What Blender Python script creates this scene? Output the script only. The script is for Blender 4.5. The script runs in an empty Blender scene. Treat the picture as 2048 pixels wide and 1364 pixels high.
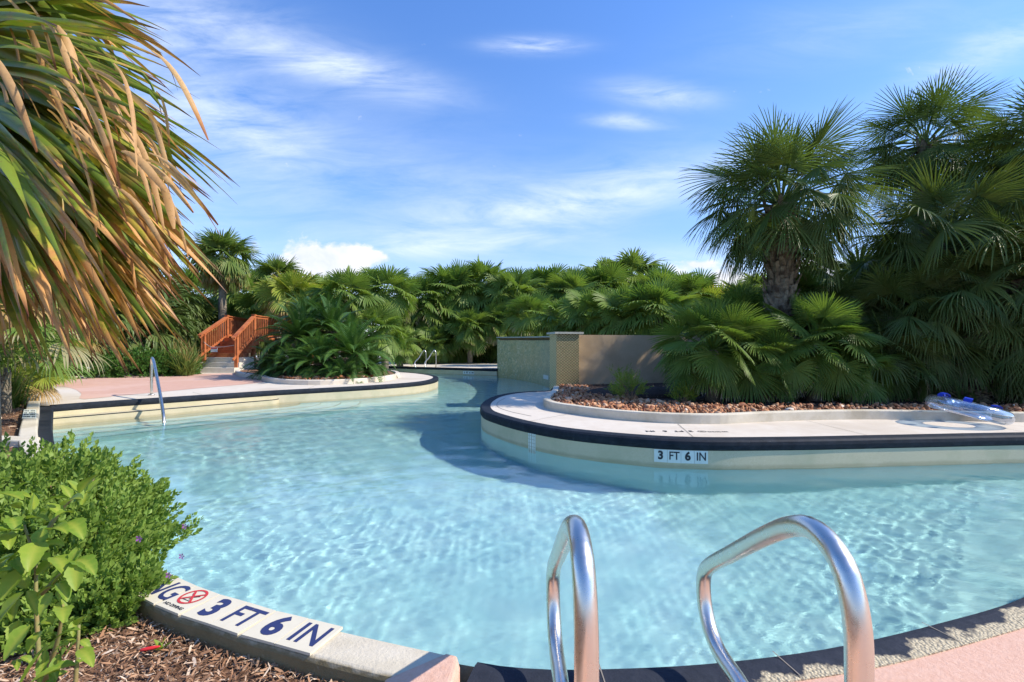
import bpy, math, random
import numpy as np
from mathutils import Vector
from mathutils.geometry import tessellate_polygon

sc = bpy.context.scene
COL = sc.collection
R = math.radians
rng = np.random.default_rng(7)
random.seed(7)

# ------------------------------------------------------------------ camera
CAMZ, F, HZ = 1.12, 967.0, 690.0
cam = bpy.data.cameras.new('camera'); camo = bpy.data.objects.new('camera', cam); COL.objects.link(camo)
cam.lens = 17.0; cam.sensor_width = 36.0; cam.shift_y = 8.0/2048; cam.clip_start = 0.05; cam.clip_end = 3000
camo.location = (0, 0, CAMZ); camo.rotation_euler = (R(90), 0, 0)
sc.camera = camo

# ------------------------------------------------------------------ sun, exposure
SUN_EL, SUN_AZ = 41.0, -6.0            # azimuth measured from +X towards +Y
sun = bpy.data.lights.new('sun', 'SUN'); sun.energy = 3.9; sun.angle = R(0.5); sun.color = (1.0, 0.92, 0.79)
suno = bpy.data.objects.new('sun', sun); COL.objects.link(suno)
suno.rotation_euler = (R(90-SUN_EL), 0, R(90+SUN_AZ))
sun.cycles.is_caustics_light = True
sc.view_settings.view_transform = 'Standard'; sc.view_settings.look = 'None'
sc.view_settings.exposure = 0.66; sc.view_settings.gamma = 1.0
cy = sc.cycles
cy.use_denoising = True
cy.max_bounces = 10; cy.transparent_max_bounces = 12; cy.transmission_bounces = 6; cy.glossy_bounces = 4; cy.diffuse_bounces = 3
cy.caustics_refractive = True; cy.caustics_reflective = False; cy.blur_glossy = 0.6
cy.sample_clamp_indirect = 4.0

# ------------------------------------------------------------------ sky
world = bpy.data.worlds.new('World'); sc.world = world; world.use_nodes = True
wn = world.node_tree; wl = wn.links
def N(nt, t, **k):
    n = nt.nodes.new(t)
    for a, v in k.items(): setattr(n, a, v)
    return n
def math_(nt, op, a, b=None, c=None, clamp=False):
    n = nt.nodes.new('ShaderNodeMath'); n.operation = op; n.use_clamp = clamp
    for i, v in enumerate((a, b, c)):
        if v is None: continue
        if isinstance(v, (int, float)): n.inputs[i].default_value = v
        else: nt.links.new(v, n.inputs[i])
    return n.outputs[0]
def mixc(nt, fac, a, b, blend='MIX'):
    n = nt.nodes.new('ShaderNodeMix'); n.data_type = 'RGBA'; n.blend_type = blend
    for s, v in ((n.inputs[0], fac), (n.inputs[6], a), (n.inputs[7], b)):
        if isinstance(v, (int, float)): s.default_value = v
        elif isinstance(v, (tuple, list)): s.default_value = (*v[:3], 1)
        else: nt.links.new(v, s)
    return n.outputs[2]
def ramp(nt, fac, stops, interp='LINEAR'):
    n = nt.nodes.new('ShaderNodeValToRGB'); cr = n.color_ramp; cr.interpolation = interp
    while len(cr.elements) < len(stops): cr.elements.new(0.5)
    for e, (p, c) in zip(cr.elements, stops):
        e.position = p; e.color = (*c, 1) if len(c) == 3 else c
    nt.links.new(fac, n.inputs[0]); return n.outputs[0]
def noise(nt, vec, scale, detail=4, rough=0.55, dist=0.0):
    n = nt.nodes.new('ShaderNodeTexNoise'); n.inputs['Scale'].default_value = scale
    n.inputs['Detail'].default_value = detail; n.inputs['Roughness'].default_value = rough
    n.inputs['Distortion'].default_value = dist
    if vec is not None: nt.links.new(vec, n.inputs['Vector'])
    return n.outputs[0]

bg = wn.nodes['Background']; bg.inputs[1].default_value = 0.15
skyt = N(wn, 'ShaderNodeTexSky', sky_type='NISHITA', sun_disc=False)
skyt.sun_elevation = R(SUN_EL); skyt.sun_rotation = R(90-SUN_AZ)
skyt.air_density = 1.0; skyt.dust_density = 0.4; skyt.ozone_density = 2.0
tc = N(wn, 'ShaderNodeTexCoord'); sep = N(wn, 'ShaderNodeSeparateXYZ'); wl.new(tc.outputs['Generated'], sep.inputs[0])
sx, sy, sz = sep.outputs
yy = math_(wn, 'MAXIMUM', sy, 0.08)
ca = math_(wn, 'DIVIDE', sx, yy); ce = math_(wn, 'DIVIDE', sz, yy)
elev = math_(wn, 'MAXIMUM', sz, 0.0)
tint = ramp(wn, elev, [(0.0, (0.60, 0.64, 0.84)), (0.10, (0.70, 0.75, 0.94)), (0.3, (0.68, 0.85, 1.10)), (0.6, (0.56, 0.84, 1.24))])
base = mixc(wn, 1.0, skyt.outputs[0], tint, 'MULTIPLY')
# thin high cloud, laid out in directions: (a, e) = tangent of azimuth and of elevation
comb = N(wn, 'ShaderNodeCombineXYZ'); wl.new(ca, comb.inputs[0]); wl.new(ce, comb.inputs[1])
def blob(px, py, wx, wy, rot, strength):
    a0, e0 = (px-1024)/F, (HZ-py)/F
    da = math_(wn, 'SUBTRACT', ca, a0); de = math_(wn, 'SUBTRACT', ce, e0)
    c, s = math.cos(R(rot)), math.sin(R(rot))
    u = math_(wn, 'ADD', math_(wn, 'MULTIPLY', da, c*F/wx), math_(wn, 'MULTIPLY', de, s*F/wx))
    v = math_(wn, 'ADD', math_(wn, 'MULTIPLY', da, -s*F/wy), math_(wn, 'MULTIPLY', de, c*F/wy))
    q = math_(wn, 'ADD', math_(wn, 'MULTIPLY', u, u), math_(wn, 'MULTIPLY', v, v))
    return math_(wn, 'MULTIPLY', math_(wn, 'EXPONENT', math_(wn, 'MULTIPLY', q, -1.0)), strength)
def mapped(sxs, sys, rot):
    m = N(wn, 'ShaderNodeMapping'); wl.new(comb.outputs[0], m.inputs[0])
    m.inputs['Scale'].default_value = (sxs, sys, 1); m.inputs['Rotation'].default_value = (0, 0, R(rot)); return m.outputs[0]
def summed(l):
    o = l[0]
    for x in l[1:]: o = math_(wn, 'ADD', o, x)
    return o
wisp = summed([blob(*b) for b in [
    (330, 60, 150, 90, -25, .75), (700, 140, 190, 34, -14, .9), (430, 235, 170, 60, -10, .9), (560, 90, 230, 60, -20, .45),
    (1065, 90, 80, 16, 0, 1.2), (1320, 190, 95, 24, -6, 1.0), (1255, 243, 75, 14, -4, .9), (1960, 110, 170, 36, 22, .6),
    (1120, 410, 360, 40, 10, .9), (930, 490, 170, 22, 5, 1.1), (700, 330, 420, 90, -12, .4), (250, 420, 400, 120, -5, .35),
    (1350, 340, 300, 60, 8, .3), (1500, 540, 330, 50, 0, .45), (1700, 60, 260, 60, 10, .25), (900, 590, 900, 60, 0, .45)]])
n1 = noise(wn, mapped(2.4, 11, -10), 1.5, 10, 0.64, 0.5)
n2 = noise(wn, mapped(1.0, 2.0, 15), 2.2, 5, 0.6, 0.5)
wm = math_(wn, 'MULTIPLY', wisp, math_(wn, 'MULTIPLY_ADD', n1, 2.6, -0.75, clamp=True))
wm = math_(wn, 'MULTIPLY', wm, math_(wn, 'MULTIPLY_ADD', n2, 1.5, 0.15), clamp=True)
wm = math_(wn, 'MULTIPLY', wm, 0.95)
puff = summed([blob(*b) for b in [
    (612, 508, 48, 30, 0, 1.0), (695, 508, 44, 26, 0, 1.0), (660, 530, 90, 22, 0, .8), (560, 545, 60, 20, 0, .6), (745, 515, 40, 14, 0, .7), (640, 555, 130, 16, 0, .6), (505, 492, 22, 28, 0, .8),
    (1420, 560, 80, 36, 0, .9), (1500, 585, 90, 22, 0, .75), (1660, 540, 90, 36, 0, .85), (1740, 590, 90, 40, 0, .6), (1390, 528, 40, 10, 0, .7)]])
n3 = noise(wn, mapped(1, 1.3, 0), 14.0, 9, 0.6, 0.3)
pd = math_(wn, 'ADD', puff, math_(wn, 'MULTIPLY_ADD', n3, 2.3, -1.2))
pm = math_(wn, 'MULTIPLY_ADD', pd, 2.6, -0.95, clamp=True)
pm = math_(wn, 'MULTIPLY', pm, 0.92)
c1 = mixc(wn, wm, base, (4.3, 4.8, 5.6))
c2 = mixc(wn, pm, c1, ramp(wn, n3, [(0.3, (3.5, 3.8, 4.6)), (0.62, (4.7, 4.7, 4.9))]))
wl.new(c2, bg.inputs[0])

# ------------------------------------------------------------------ helpers: pixels on a plane, curves
def P(px, py, z=0.0):
    Y = (CAMZ-z)*F/(py-HZ); return ((px-1024)/F*Y, Y)
def X_at(px, Y): return (px-1024)/F*Y
def Z_at(py, Y): return CAMZ+(HZ-py)/F*Y
def smooth(pts, step=0.12, closed=False):
    p = np.array(pts, float); n = len(p); out = []
    rngi = range(n if closed else n-1)
    for i in rngi:
        if closed: a, b, c, d = p[(i-1) % n], p[i], p[(i+1) % n], p[(i+2) % n]
        else: a, b, c, d = p[max(i-1, 0)], p[i], p[i+1], p[min(i+2, n-1)]
        k = max(2, int(np.linalg.norm(c-b)/step))
        d1 = max(np.linalg.norm(b-a), 1e-6)**.5; d2 = max(np.linalg.norm(c-b), 1e-6)**.5; d3 = max(np.linalg.norm(d-c), 1e-6)**.5
        m1 = (c-b)/d2*1.0; m2 = (c-b)/d2*1.0
        m1 = ((b-a)/d1-(c-a)/(d1+d2)+(c-b)/d2)*d2 if np.linalg.norm(b-a) > 1e-6 else (c-b)
        m2 = ((c-b)/d2-(d-b)/(d2+d3)+(d-c)/d3)*d2 if np.linalg.norm(d-c) > 1e-6 else (c-b)
        for j in range(k):
            t = j/k
            out.append((2*t**3-3*t**2+1)*b+(t**3-2*t**2+t)*m1+(-2*t**3+3*t**2)*c+(t**3-t**2)*m2)
    if not closed: out.append(p[-1])
    return np.array(out)
def normals2(path, closed=False):
    p = np.asarray(path)[:, :2]
    if closed: t = np.roll(p, -1, 0)-np.roll(p, 1, 0)
    else: t = np.gradient(p, axis=0)
    t /= np.maximum(np.linalg.norm(t, axis=1, keepdims=True), 1e-9)
    return np.stack([-t[:, 1], t[:, 0]], 1)
def offset(path, d, closed=False): return np.asarray(path)[:, :2]+normals2(path, closed)*d
def inside(px, py, poly):
    poly = np.asarray(poly); r = np.zeros(px.shape, bool); j = len(poly)-1
    for i in range(len(poly)):
        xi, yi = poly[i]; xj, yj = poly[j]
        c = ((yi > py) != (yj > py)) & (px < (xj-xi)*(py-yi)/((yj-yi) if yj != yi else 1e-9)+xi)
        r ^= c; j = i
    return r

# ------------------------------------------------------------------ helpers: meshes
class MB:
    def __init__(s): s.V = []; s.F = []; s.C = []; s.n = 0
    def add(s, V, Fs, col=None):
        V = np.asarray(V, float).reshape(-1, 3); s.V.append(V)
        s.F.extend([tuple(i+s.n for i in f) for f in Fs])
        s.C.append(np.tile(np.array([0, .5, .5, 0.]), (len(V), 1)) if col is None else np.asarray(col, float).reshape(-1, 4)); s.n += len(V)
    def addq(s, V, Q, col=None):            # numpy quads (or tris)
        V = np.asarray(V, float).reshape(-1, 3); s.V.append(V); s.F.append(np.asarray(Q)+s.n)
        s.C.append(np.tile(np.array([0, .5, .5, 0.]), (len(V), 1)) if col is None else np.asarray(col, float).reshape(-1, 4)); s.n += len(V)
    def box(s, c, size, rz=0.0, tilt=None):
        x, y, z = [v/2 for v in size]
        v = np.array([(i*x, j*y, k*z) for k in (-1, 1) for j in (-1, 1) for i in (-1, 1)], float)
        if tilt is not None: v = v @ np.array(tilt.to_matrix()).T if hasattr(tilt, 'to_matrix') else v @ tilt.T
        cs, sn = math.cos(rz), math.sin(rz)
        v = np.stack([v[:, 0]*cs-v[:, 1]*sn, v[:, 0]*sn+v[:, 1]*cs, v[:, 2]], 1)+np.array(c)
        s.add(v, [(0, 2, 3, 1), (4, 5, 7, 6), (0, 1, 5, 4), (2, 6, 7, 3), (0, 4, 6, 2), (1, 3, 7, 5)])
    def bar(s, a, b, w, h=None):             # square bar from a to b
        a, b = np.array(a, float), np.array(b, float); h = h or w
        t = (b-a)/np.linalg.norm(b-a); up = np.array([0, 0, 1.]) if abs(t[2]) < .95 else np.array([0, 1., 0])
        sd = np.cross(t, up); sd /= np.linalg.norm(sd); u = np.cross(sd, t)
        v = [p+sd*i*w/2+u*j*h/2 for p in (a, b) for i, j in ((-1, -1), (1, -1), (1, 1), (-1, 1))]
        s.add(v, [(3, 2, 1, 0), (4, 5, 6, 7), (0, 1, 5, 4), (1, 2, 6, 5), (2, 3, 7, 6), (3, 0, 4, 7)])
    def tube(s, path, r, k=10, col=None):
        p = np.asarray(path, float); t = np.gradient(p, axis=0); t /= np.maximum(np.linalg.norm(t, axis=1, keepdims=True), 1e-9)
        r = np.broadcast_to(r, (len(p),)); u = np.cross(t[0], (0, 0, 1.) if abs(t[0][2]) < .9 else (1., 0, 0)); u /= np.linalg.norm(u)
        V = []
        for i in range(len(p)):
            u = u-t[i]*np.dot(u, t[i]); u /= np.linalg.norm(u); w = np.cross(t[i], u)
            for j in range(k):
                a = 2*math.pi*j/k; V.append(p[i]+r[i]*(math.cos(a)*u+math.sin(a)*w))
        Fs = [(i*k+j, i*k+(j+1) % k, (i+1)*k+(j+1) % k, (i+1)*k+j) for i in range(len(p)-1) for j in range(k)]
        Fs += [tuple(range(k-1, -1, -1)), tuple((len(p)-1)*k+j for j in range(k))]
        s.add(V, Fs, None if col is None else np.tile(col, (len(V), 1)))
    def sweep(s, path, prof, closed=False, zs=None, uv=False):  # prof: closed loop of (d, z); d to the left of travel
        p = np.asarray(path, float)[:, :2]; n = normals2(p, closed); k = len(prof); V = []; C = []
        for i in range(len(p)):
            for (d, z) in prof:
                V.append((p[i, 0]+n[i, 0]*d, p[i, 1]+n[i, 1]*d, z+(0 if zs is None else zs[i]))); C.append((d, 0, 0, 0))
        m = len(p)
        Fs = [(i*k+j, i*k+(j+1) % k, ((i+1) % m)*k+(j+1) % k, ((i+1) % m)*k+j) for i in range(m if closed else m-1) for j in range(k)]
        if not closed: Fs += [tuple(range(k-1, -1, -1)), tuple((m-1)*k+j for j in range(k))]
        s.add(V, Fs, C)
    def poly(s, loops, z):
        ls = [[Vector((x, y, 0)) for x, y in l] for l in loops]; flat = [v for l in ls for v in l]
        tr = tessellate_polygon(ls); V = [(v.x, v.y, z) for v in flat]; Fs = []
        for t in tr:
            a, b, c = [flat[i] for i in t]
            cr = (b-a).cross(c-a).z
            if abs(cr) < 1e-9: continue
            Fs.append(tuple(t) if cr > 0 else tuple(reversed(t)))
        s.add(V, Fs)
    def slab(s, loop, z0, z1):
        l = np.asarray(loop)[:, :2]; area = sum(l[i][0]*l[(i+1) % len(l)][1]-l[(i+1) % len(l)][0]*l[i][1] for i in range(len(l)))
        if area < 0: l = l[::-1]
        s.poly([l], z1); k = len(l)
        V = [(x, y, z0) for x, y in l]+[(x, y, z1) for x, y in l]
        s.add(V, [(i, (i+1) % k, k+(i+1) % k, k+i) for i in range(k)])
    def mesh(s, name, mat, smooth_=False):
        me = bpy.data.meshes.new(name); V = np.concatenate(s.V) if s.V else np.zeros((0, 3))
        lens = []; li = []
        for f in s.F:
            if isinstance(f, tuple): lens.append(np.array([len(f)])); li.append(np.array(f))
            else: lens.append(np.full(len(f), f.shape[1])); li.append(f.ravel())
        lens = np.concatenate(lens); li = np.concatenate(li)
        me.vertices.add(len(V)); me.vertices.foreach_set('co', V.ravel())
        me.loops.add(len(li)); me.loops.foreach_set('vertex_index', li.astype(np.int32))
        me.polygons.add(len(lens)); me.polygons.foreach_set('loop_start', np.concatenate([[0], np.cumsum(lens)[:-1]]).astype(np.int32))
        me.polygons.foreach_set('use_smooth', np.full(len(lens), smooth_)); me.update(calc_edges=True)
        at = me.color_attributes.new('col', 'FLOAT_COLOR', 'POINT'); at.data.foreach_set('color', np.concatenate(s.C).ravel())
        if isinstance(mat, (list, tuple)):
            for m in mat: me.materials.append(m)
        else: me.materials.append(mat)
        return me
    def build(s, name, mat, parent=None, smooth_=False, loc=None):
        o = bpy.data.objects.new(name, s.mesh(name, mat, smooth_)); COL.objects.link(o)
        if parent is not None: o.parent = parent
        if loc is not None: o.location = loc
        return o
def tag(o, label=None, cat=None, group=None, kind=None):
    if label: o['label'] = label
    if cat: o['category'] = cat
    if group: o['group'] = group
    if kind: o['kind'] = kind
    return o
def empty(name, loc=(0, 0, 0), rz=0.0):
    o = bpy.data.objects.new(name, None); COL.objects.link(o); o.location = loc; o.rotation_euler = (0, 0, rz); o.empty_display_size = .1
    return o
def local(o, root):      # keep world-built geometry in place under a root that is not at the origin
    o.parent = root; o.matrix_parent_inverse = root.matrix_basis.inverted(); return o
def copy_tree(o, parent=None):
    c = o.copy(); COL.objects.link(c); c.parent = parent
    for ch in [x for x in bpy.data.objects if x.parent == o]: copy_tree(ch, c)
    return c

# ------------------------------------------------------------------ helpers: materials
def newmat(name):
    m = bpy.data.materials.new(name); m.use_nodes = True; return m, m.node_tree, m.node_tree.nodes['Principled BSDF']
def objvec(nt):
    return N(nt, 'ShaderNodeTexCoord').outputs['Object']
def rough_mat(name, c1, c2, scale=8, rough=0.8, bump=0.3, bscale=60, c3=None, s3=1.2, spec=0.3, bdist=0.01):
    m, nt, b = newmat(name); v = objvec(nt)
    n = noise(nt, v, scale, 6, 0.65)
    c = mixc(nt, ramp(nt, n, [(0.35, (0, 0, 0)), (0.65, (1, 1, 1))]), c1, c2)
    if c3: c = mixc(nt, ramp(nt, noise(nt, v, s3, 5, 0.6), [(0.48, (0, 0, 0)), (0.66, (1, 1, 1))]), c, c3)
    nt.links.new(c, b.inputs['Base Color']); b.inputs['Roughness'].default_value = rough; b.inputs['Specular IOR Level'].default_value = spec
    if bump:
        bp = N(nt, 'ShaderNodeBump'); bp.inputs['Strength'].default_value = bump; bp.inputs['Distance'].default_value = bdist
        nt.links.new(noise(nt, v, bscale, 5, 0.7), bp.inputs['Height']); nt.links.new(bp.outputs[0], b.inputs['Normal'])
    return m
M = {}
M['ground'] = rough_mat('soil', (.055, .035, .02), (.10, .065, .035), 3, .95, .8, 14, (.05, .06, .02), .3, bdist=.05)
M['mulch'] = rough_mat('mulch', (.20, .10, .055), (.34, .19, .11), 40, .95, 1, 60, (.10, .05, .03), 8, bdist=.03)
M['darkmulch'] = rough_mat('dark_mulch', (.035, .022, .018), (.07, .045, .035), 25, .95, 1, 40, bdist=.03)
M['pink'] = rough_mat('pink_deck', (.62, .365, .26), (.68, .43, .32), 40, .85, .7, 70, (.58, .34, .245), 1.5, bdist=.006)
M['pinkfar'] = rough_mat('pink_paint', (.56, .33, .24), (.61, .375, .285), 6, .85, .3, 60, (.64, .42, .33), .6)
M['beige'] = rough_mat('beige_deck', (.62, .54, .44), (.67, .60, .50), 5, .8, .35, 120, (.56, .48, .38), .7)
M['curb'] = rough_mat('painted_curb', (.60, .53, .40), (.66, .59, .47), 9, .8, .5, 70, (.50, .43, .31), 2.2)
def stained():  # outer face darkened: dirt stain plus shade painted into the colour
    m = M['curb'].copy(); m.name = 'stained_shaded_curb'; nt = m.node_tree; b = nt.nodes['Principled BSDF']; src = b.inputs['Base Color'].links[0].from_socket
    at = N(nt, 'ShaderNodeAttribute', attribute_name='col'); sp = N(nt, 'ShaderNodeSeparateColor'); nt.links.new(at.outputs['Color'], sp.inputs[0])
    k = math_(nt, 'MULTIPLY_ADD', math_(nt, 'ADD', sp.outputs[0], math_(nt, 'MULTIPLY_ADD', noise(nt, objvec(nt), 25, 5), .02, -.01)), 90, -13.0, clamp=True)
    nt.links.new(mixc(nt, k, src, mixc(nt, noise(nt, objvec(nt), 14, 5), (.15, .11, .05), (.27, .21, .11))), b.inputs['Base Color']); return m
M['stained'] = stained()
M['plaster'] = rough_mat('pool_plaster', (.48, .74, .73), (.58, .80, .78), 2.5, .7, .1, 40, (.43, .69, .70), .5)
M['walltan'] = rough_mat('tan_stucco', (.50, .37, .225), (.56, .42, .27), 2.5, .9, .3, 120, (.42, .30, .18), .8)
M['stonecap'] = rough_mat('stone_cap', (.35, .36, .30), (.48, .47, .40), 14, .7, .4, 60)
M['road'] = rough_mat('road', (.42, .41, .39), (.5, .49, .46), 2, .9, 0)
M['twig'] = rough_mat('twig', (.22, .14, .08), (.33, .22, .13), 30, .8, .3, 60)
M['greenstem'] = rough_mat('green_stem', (.20, .22, .07), (.28, .20, .08), 30, .7, .2, 60)
M['concrete'] = rough_mat('concrete_step', (.64, .58, .47), (.70, .64, .53), 8, .85, .3, 60)
M['wood'] = rough_mat('orange_wood', (.40, .115, .04), (.50, .165, .06), 6, .65, .3, 40, (.30, .08, .03), 2.2)
M['trunk'] = rough_mat('palm_trunk', (.20, .16, .12), (.33, .28, .21), 9, .9, 1, 22, (.12, .09, .065), 4, bdist=.04)
M['boot'] = rough_mat('palm_boot', (.14, .11, .075), (.32, .27, .19), 12, .9, .8, 30, (.07, .05, .035), 5, bdist=.02)

def tile_mat():       # cream pebble band of the pool wall
    m, nt, b = newmat('waterline_band'); v = objvec(nt)
    n = noise(nt, v, 160, 3, 0.7); c = mixc(nt, ramp(nt, n, [(0.35, (0, 0, 0)), (0.7, (1, 1, 1))]), (.50, .43, .27), (.66, .585, .41))
    c = mixc(nt, ramp(nt, noise(nt, v, 3, 4), [(0.45, (0, 0, 0)), (0.7, (1, 1, 1))]), c, (.48, .44, .28))
    xz = N(nt, 'ShaderNodeSeparateXYZ'); nt.links.new(v, xz.inputs[0]); zl = math_(nt, 'ABSOLUTE', math_(nt, 'ADD', xz.outputs[2], .315)); kk = math_(nt, 'MULTIPLY', math_(nt, 'MULTIPLY_ADD', math_(nt, 'ADD', zl, math_(nt, 'MULTIPLY', noise(nt, v, 7, 5), .05)), -30, 1.9, clamp=True), .55)
    c = mixc(nt, kk, c, (.30, .26, .15))
    nt.links.new(c, b.inputs['Base Color']); b.inputs['Roughness'].default_value = .55
    return m
M['band'] = tile_mat()
def coping_mat():
    m, nt, b = newmat('dark_coping'); v = objvec(nt)
    at = N(nt, 'ShaderNodeAttribute', attribute_name='col'); sp = N(nt, 'ShaderNodeSeparateColor'); nt.links.new(at.outputs['Color'], sp.inputs[0])
    n = noise(nt, v, 9, 6, .7); c = mixc(nt, ramp(nt, n, [(.35, (0, 0, 0)), (.7, (1, 1, 1))]), (.008, .012, .019), (.022, .028, .040))
    c = mixc(nt, ramp(nt, noise(nt, v, 26, 4, .7), [(.66, (0, 0, 0)), (.76, (1, 1, 1))]), c, (.09, .10, .11))
    ln = N(nt, 'ShaderNodeSeparateXYZ'); nt.links.new(v, ln.inputs[0])
    nt.links.new(c, b.inputs['Base Color']); b.inputs['Roughness'].default_value = .7; b.inputs['Specular IOR Level'].default_value = .2
    bp = N(nt, 'ShaderNodeBump'); bp.inputs['Strength'].default_value = .5; bp.inputs['Distance'].default_value = .006
    nt.links.new(noise(nt, v, 45, 5, .7), bp.inputs['Height']); nt.links.new(bp.outputs[0], b.inputs['Normal'])
    return m
M['coping'] = coping_mat()
def peeled_mat():      # near coping: dark paint flaking off coarse tan aggregate
    m, nt, b = newmat('peeling_coping'); v = objvec(nt)
    at = N(nt, 'ShaderNodeAttribute', attribute_name='col'); sp = N(nt, 'ShaderNodeSeparateColor'); nt.links.new(at.outputs['Color'], sp.inputs[0])
    xyz = N(nt, 'ShaderNodeSeparateXYZ'); nt.links.new(v, xyz.inputs[0])
    d = sp.outputs[0]
    wear = math_(nt, 'MULTIPLY_ADD', xyz.outputs[0], .045, -.045)
    k = math_(nt, 'ADD', math_(nt, 'ADD', d, wear), math_(nt, 'MULTIPLY_ADD', noise(nt, v, 7.5, 5, .6), .22, -.11))
    mask = ramp(nt, math_(nt, 'MULTIPLY_ADD', k, 55, -5.6, clamp=True), [(0.0, (0, 0, 0)), (1, (1, 1, 1))])
    vo = N(nt, 'ShaderNodeTexVoronoi'); vo.inputs['Scale'].default_value = 85; nt.links.new(v, vo.inputs['Vector'])
    agg = mixc(nt, .45, ramp(nt, vo.outputs['Distance'], [(0, (.62, .53, .35)), (.6, (.30, .24, .15))]), mixc(nt, noise(nt, v, 130, 2), (.80, .70, .50), (.36, .29, .19)))
    dark = mixc(nt, noise(nt, v, 18, 5, .7), (.010, .014, .022), (.040, .045, .062))
    nt.links.new(mixc(nt, mask, dark, agg), b.inputs['Base Color']); b.inputs['Roughness'].default_value = .8; b.inputs['Specular IOR Level'].default_value = .2
    bp = N(nt, 'ShaderNodeBump'); bp.inputs['Strength'].default_value = .9; bp.inputs['Distance'].default_value = .012
    h = math_(nt, 'ADD', math_(nt, 'MULTIPLY', math_(nt, 'SUBTRACT', 1, vo.outputs['Distance']), math_(nt, 'MULTIPLY', mask, .7)), math_(nt, 'ADD', math_(nt, 'MULTIPLY', noise(nt, v, 30, 5, .7), .5), math_(nt, 'MULTIPLY', mask, -.8)))
    nt.links.new(h, bp.inputs['Height']); nt.links.new(bp.outputs[0], b.inputs['Normal'])
    return m
M['peeled'] = peeled_mat()
def metal(name, col, rough):
    m, nt, b = newmat(name); b.inputs['Base Color'].default_value = (*col, 1); b.inputs['Metallic'].default_value = 1
    n = noise(nt, objvec(nt), 28, 7, .75); nt.links.new(math_(nt, 'MULTIPLY_ADD', n, .34, rough-.17), b.inputs['Roughness']); return m
M['steel'] = metal('brushed_steel', (.74, .69, .62), .30)
def plain(name, col, rough=.6, metallic=0):
    m, nt, b = newmat(name); b.inputs['Base Color'].default_value = (*col, 1); b.inputs['Roughness'].default_value = rough; b.inputs['Metallic'].default_value = metallic
    v = objvec(nt); nt.links.new(mixc(nt, noise(nt, v, 20, 4), tuple(x*.9 for x in col), tuple(min(1, x*1.08) for x in col)), b.inputs['Base Color']); return m
M['joint'] = plain('joint_filler', (.24, .21, .17), .9)
M['tile'] = plain('cream_tile', (.66, .59, .44), .45)
M['tilewhite'] = plain('white_tile', (.72, .76, .70), .35)
M['navy'] = plain('navy_ink', (.022, .03, .11), .5)
M['black'] = plain('black_ink', (.02, .022, .03), .5)
M['red'] = plain('red_ink', (.55, .03, .03), .5)
M['grout'] = plain('grout', (.45, .42, .33), .9)
M['recess_brown'] = plain('recess', (.30, .25, .15), .9)  # one even brown for the slot under the fountain wall cap
M['signwhite'] = plain('sign_white', (.75, .75, .72), .5)
M['chain'] = plain('chain', (.55, .5, .45), .5)
def rock_mat():
    m, nt, b = newmat('river_rock'); at = N(nt, 'ShaderNodeAttribute', attribute_name='col'); sp = N(nt, 'ShaderNodeSeparateColor'); nt.links.new(at.outputs['Color'], sp.inputs[0])
    c = ramp(nt, sp.outputs[1], [(0, (.28, .09, .035)), (.35, (.46, .18, .065)), (.7, (.58, .29, .13)), (.93, (.66, .44, .27)), (1, (.75, .68, .56))])
    c = mixc(nt, math_(nt, 'MULTIPLY', noise(nt, objvec(nt), 40, 5, .6), .5), c, (.24, .09, .04))
    nt.links.new(c, b.inputs['Base Color']); b.inputs['Roughness'].default_value = .7; return m
M['rock'] = rock_mat()
def chip_mat():
    m, nt, b = newmat('mulch_chip'); at = N(nt, 'ShaderNodeAttribute', attribute_name='col'); sp = N(nt, 'ShaderNodeSeparateColor'); nt.links.new(at.outputs['Color'], sp.inputs[0])
    c = ramp(nt, sp.outputs[1], [(0, (.14, .07, .035)), (.35, (.38, .19, .09)), (.7, (.60, .38, .22)), (1, (.82, .68, .52))])
    nt.links.new(mixc(nt, math_(nt, 'MULTIPLY', noise(nt, objvec(nt), 120, 3), .6), c, (.20, .10, .055)), b.inputs['Base Color']); b.inputs['Roughness'].default_value = .85; return m
M['chip'] = chip_mat()
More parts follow.
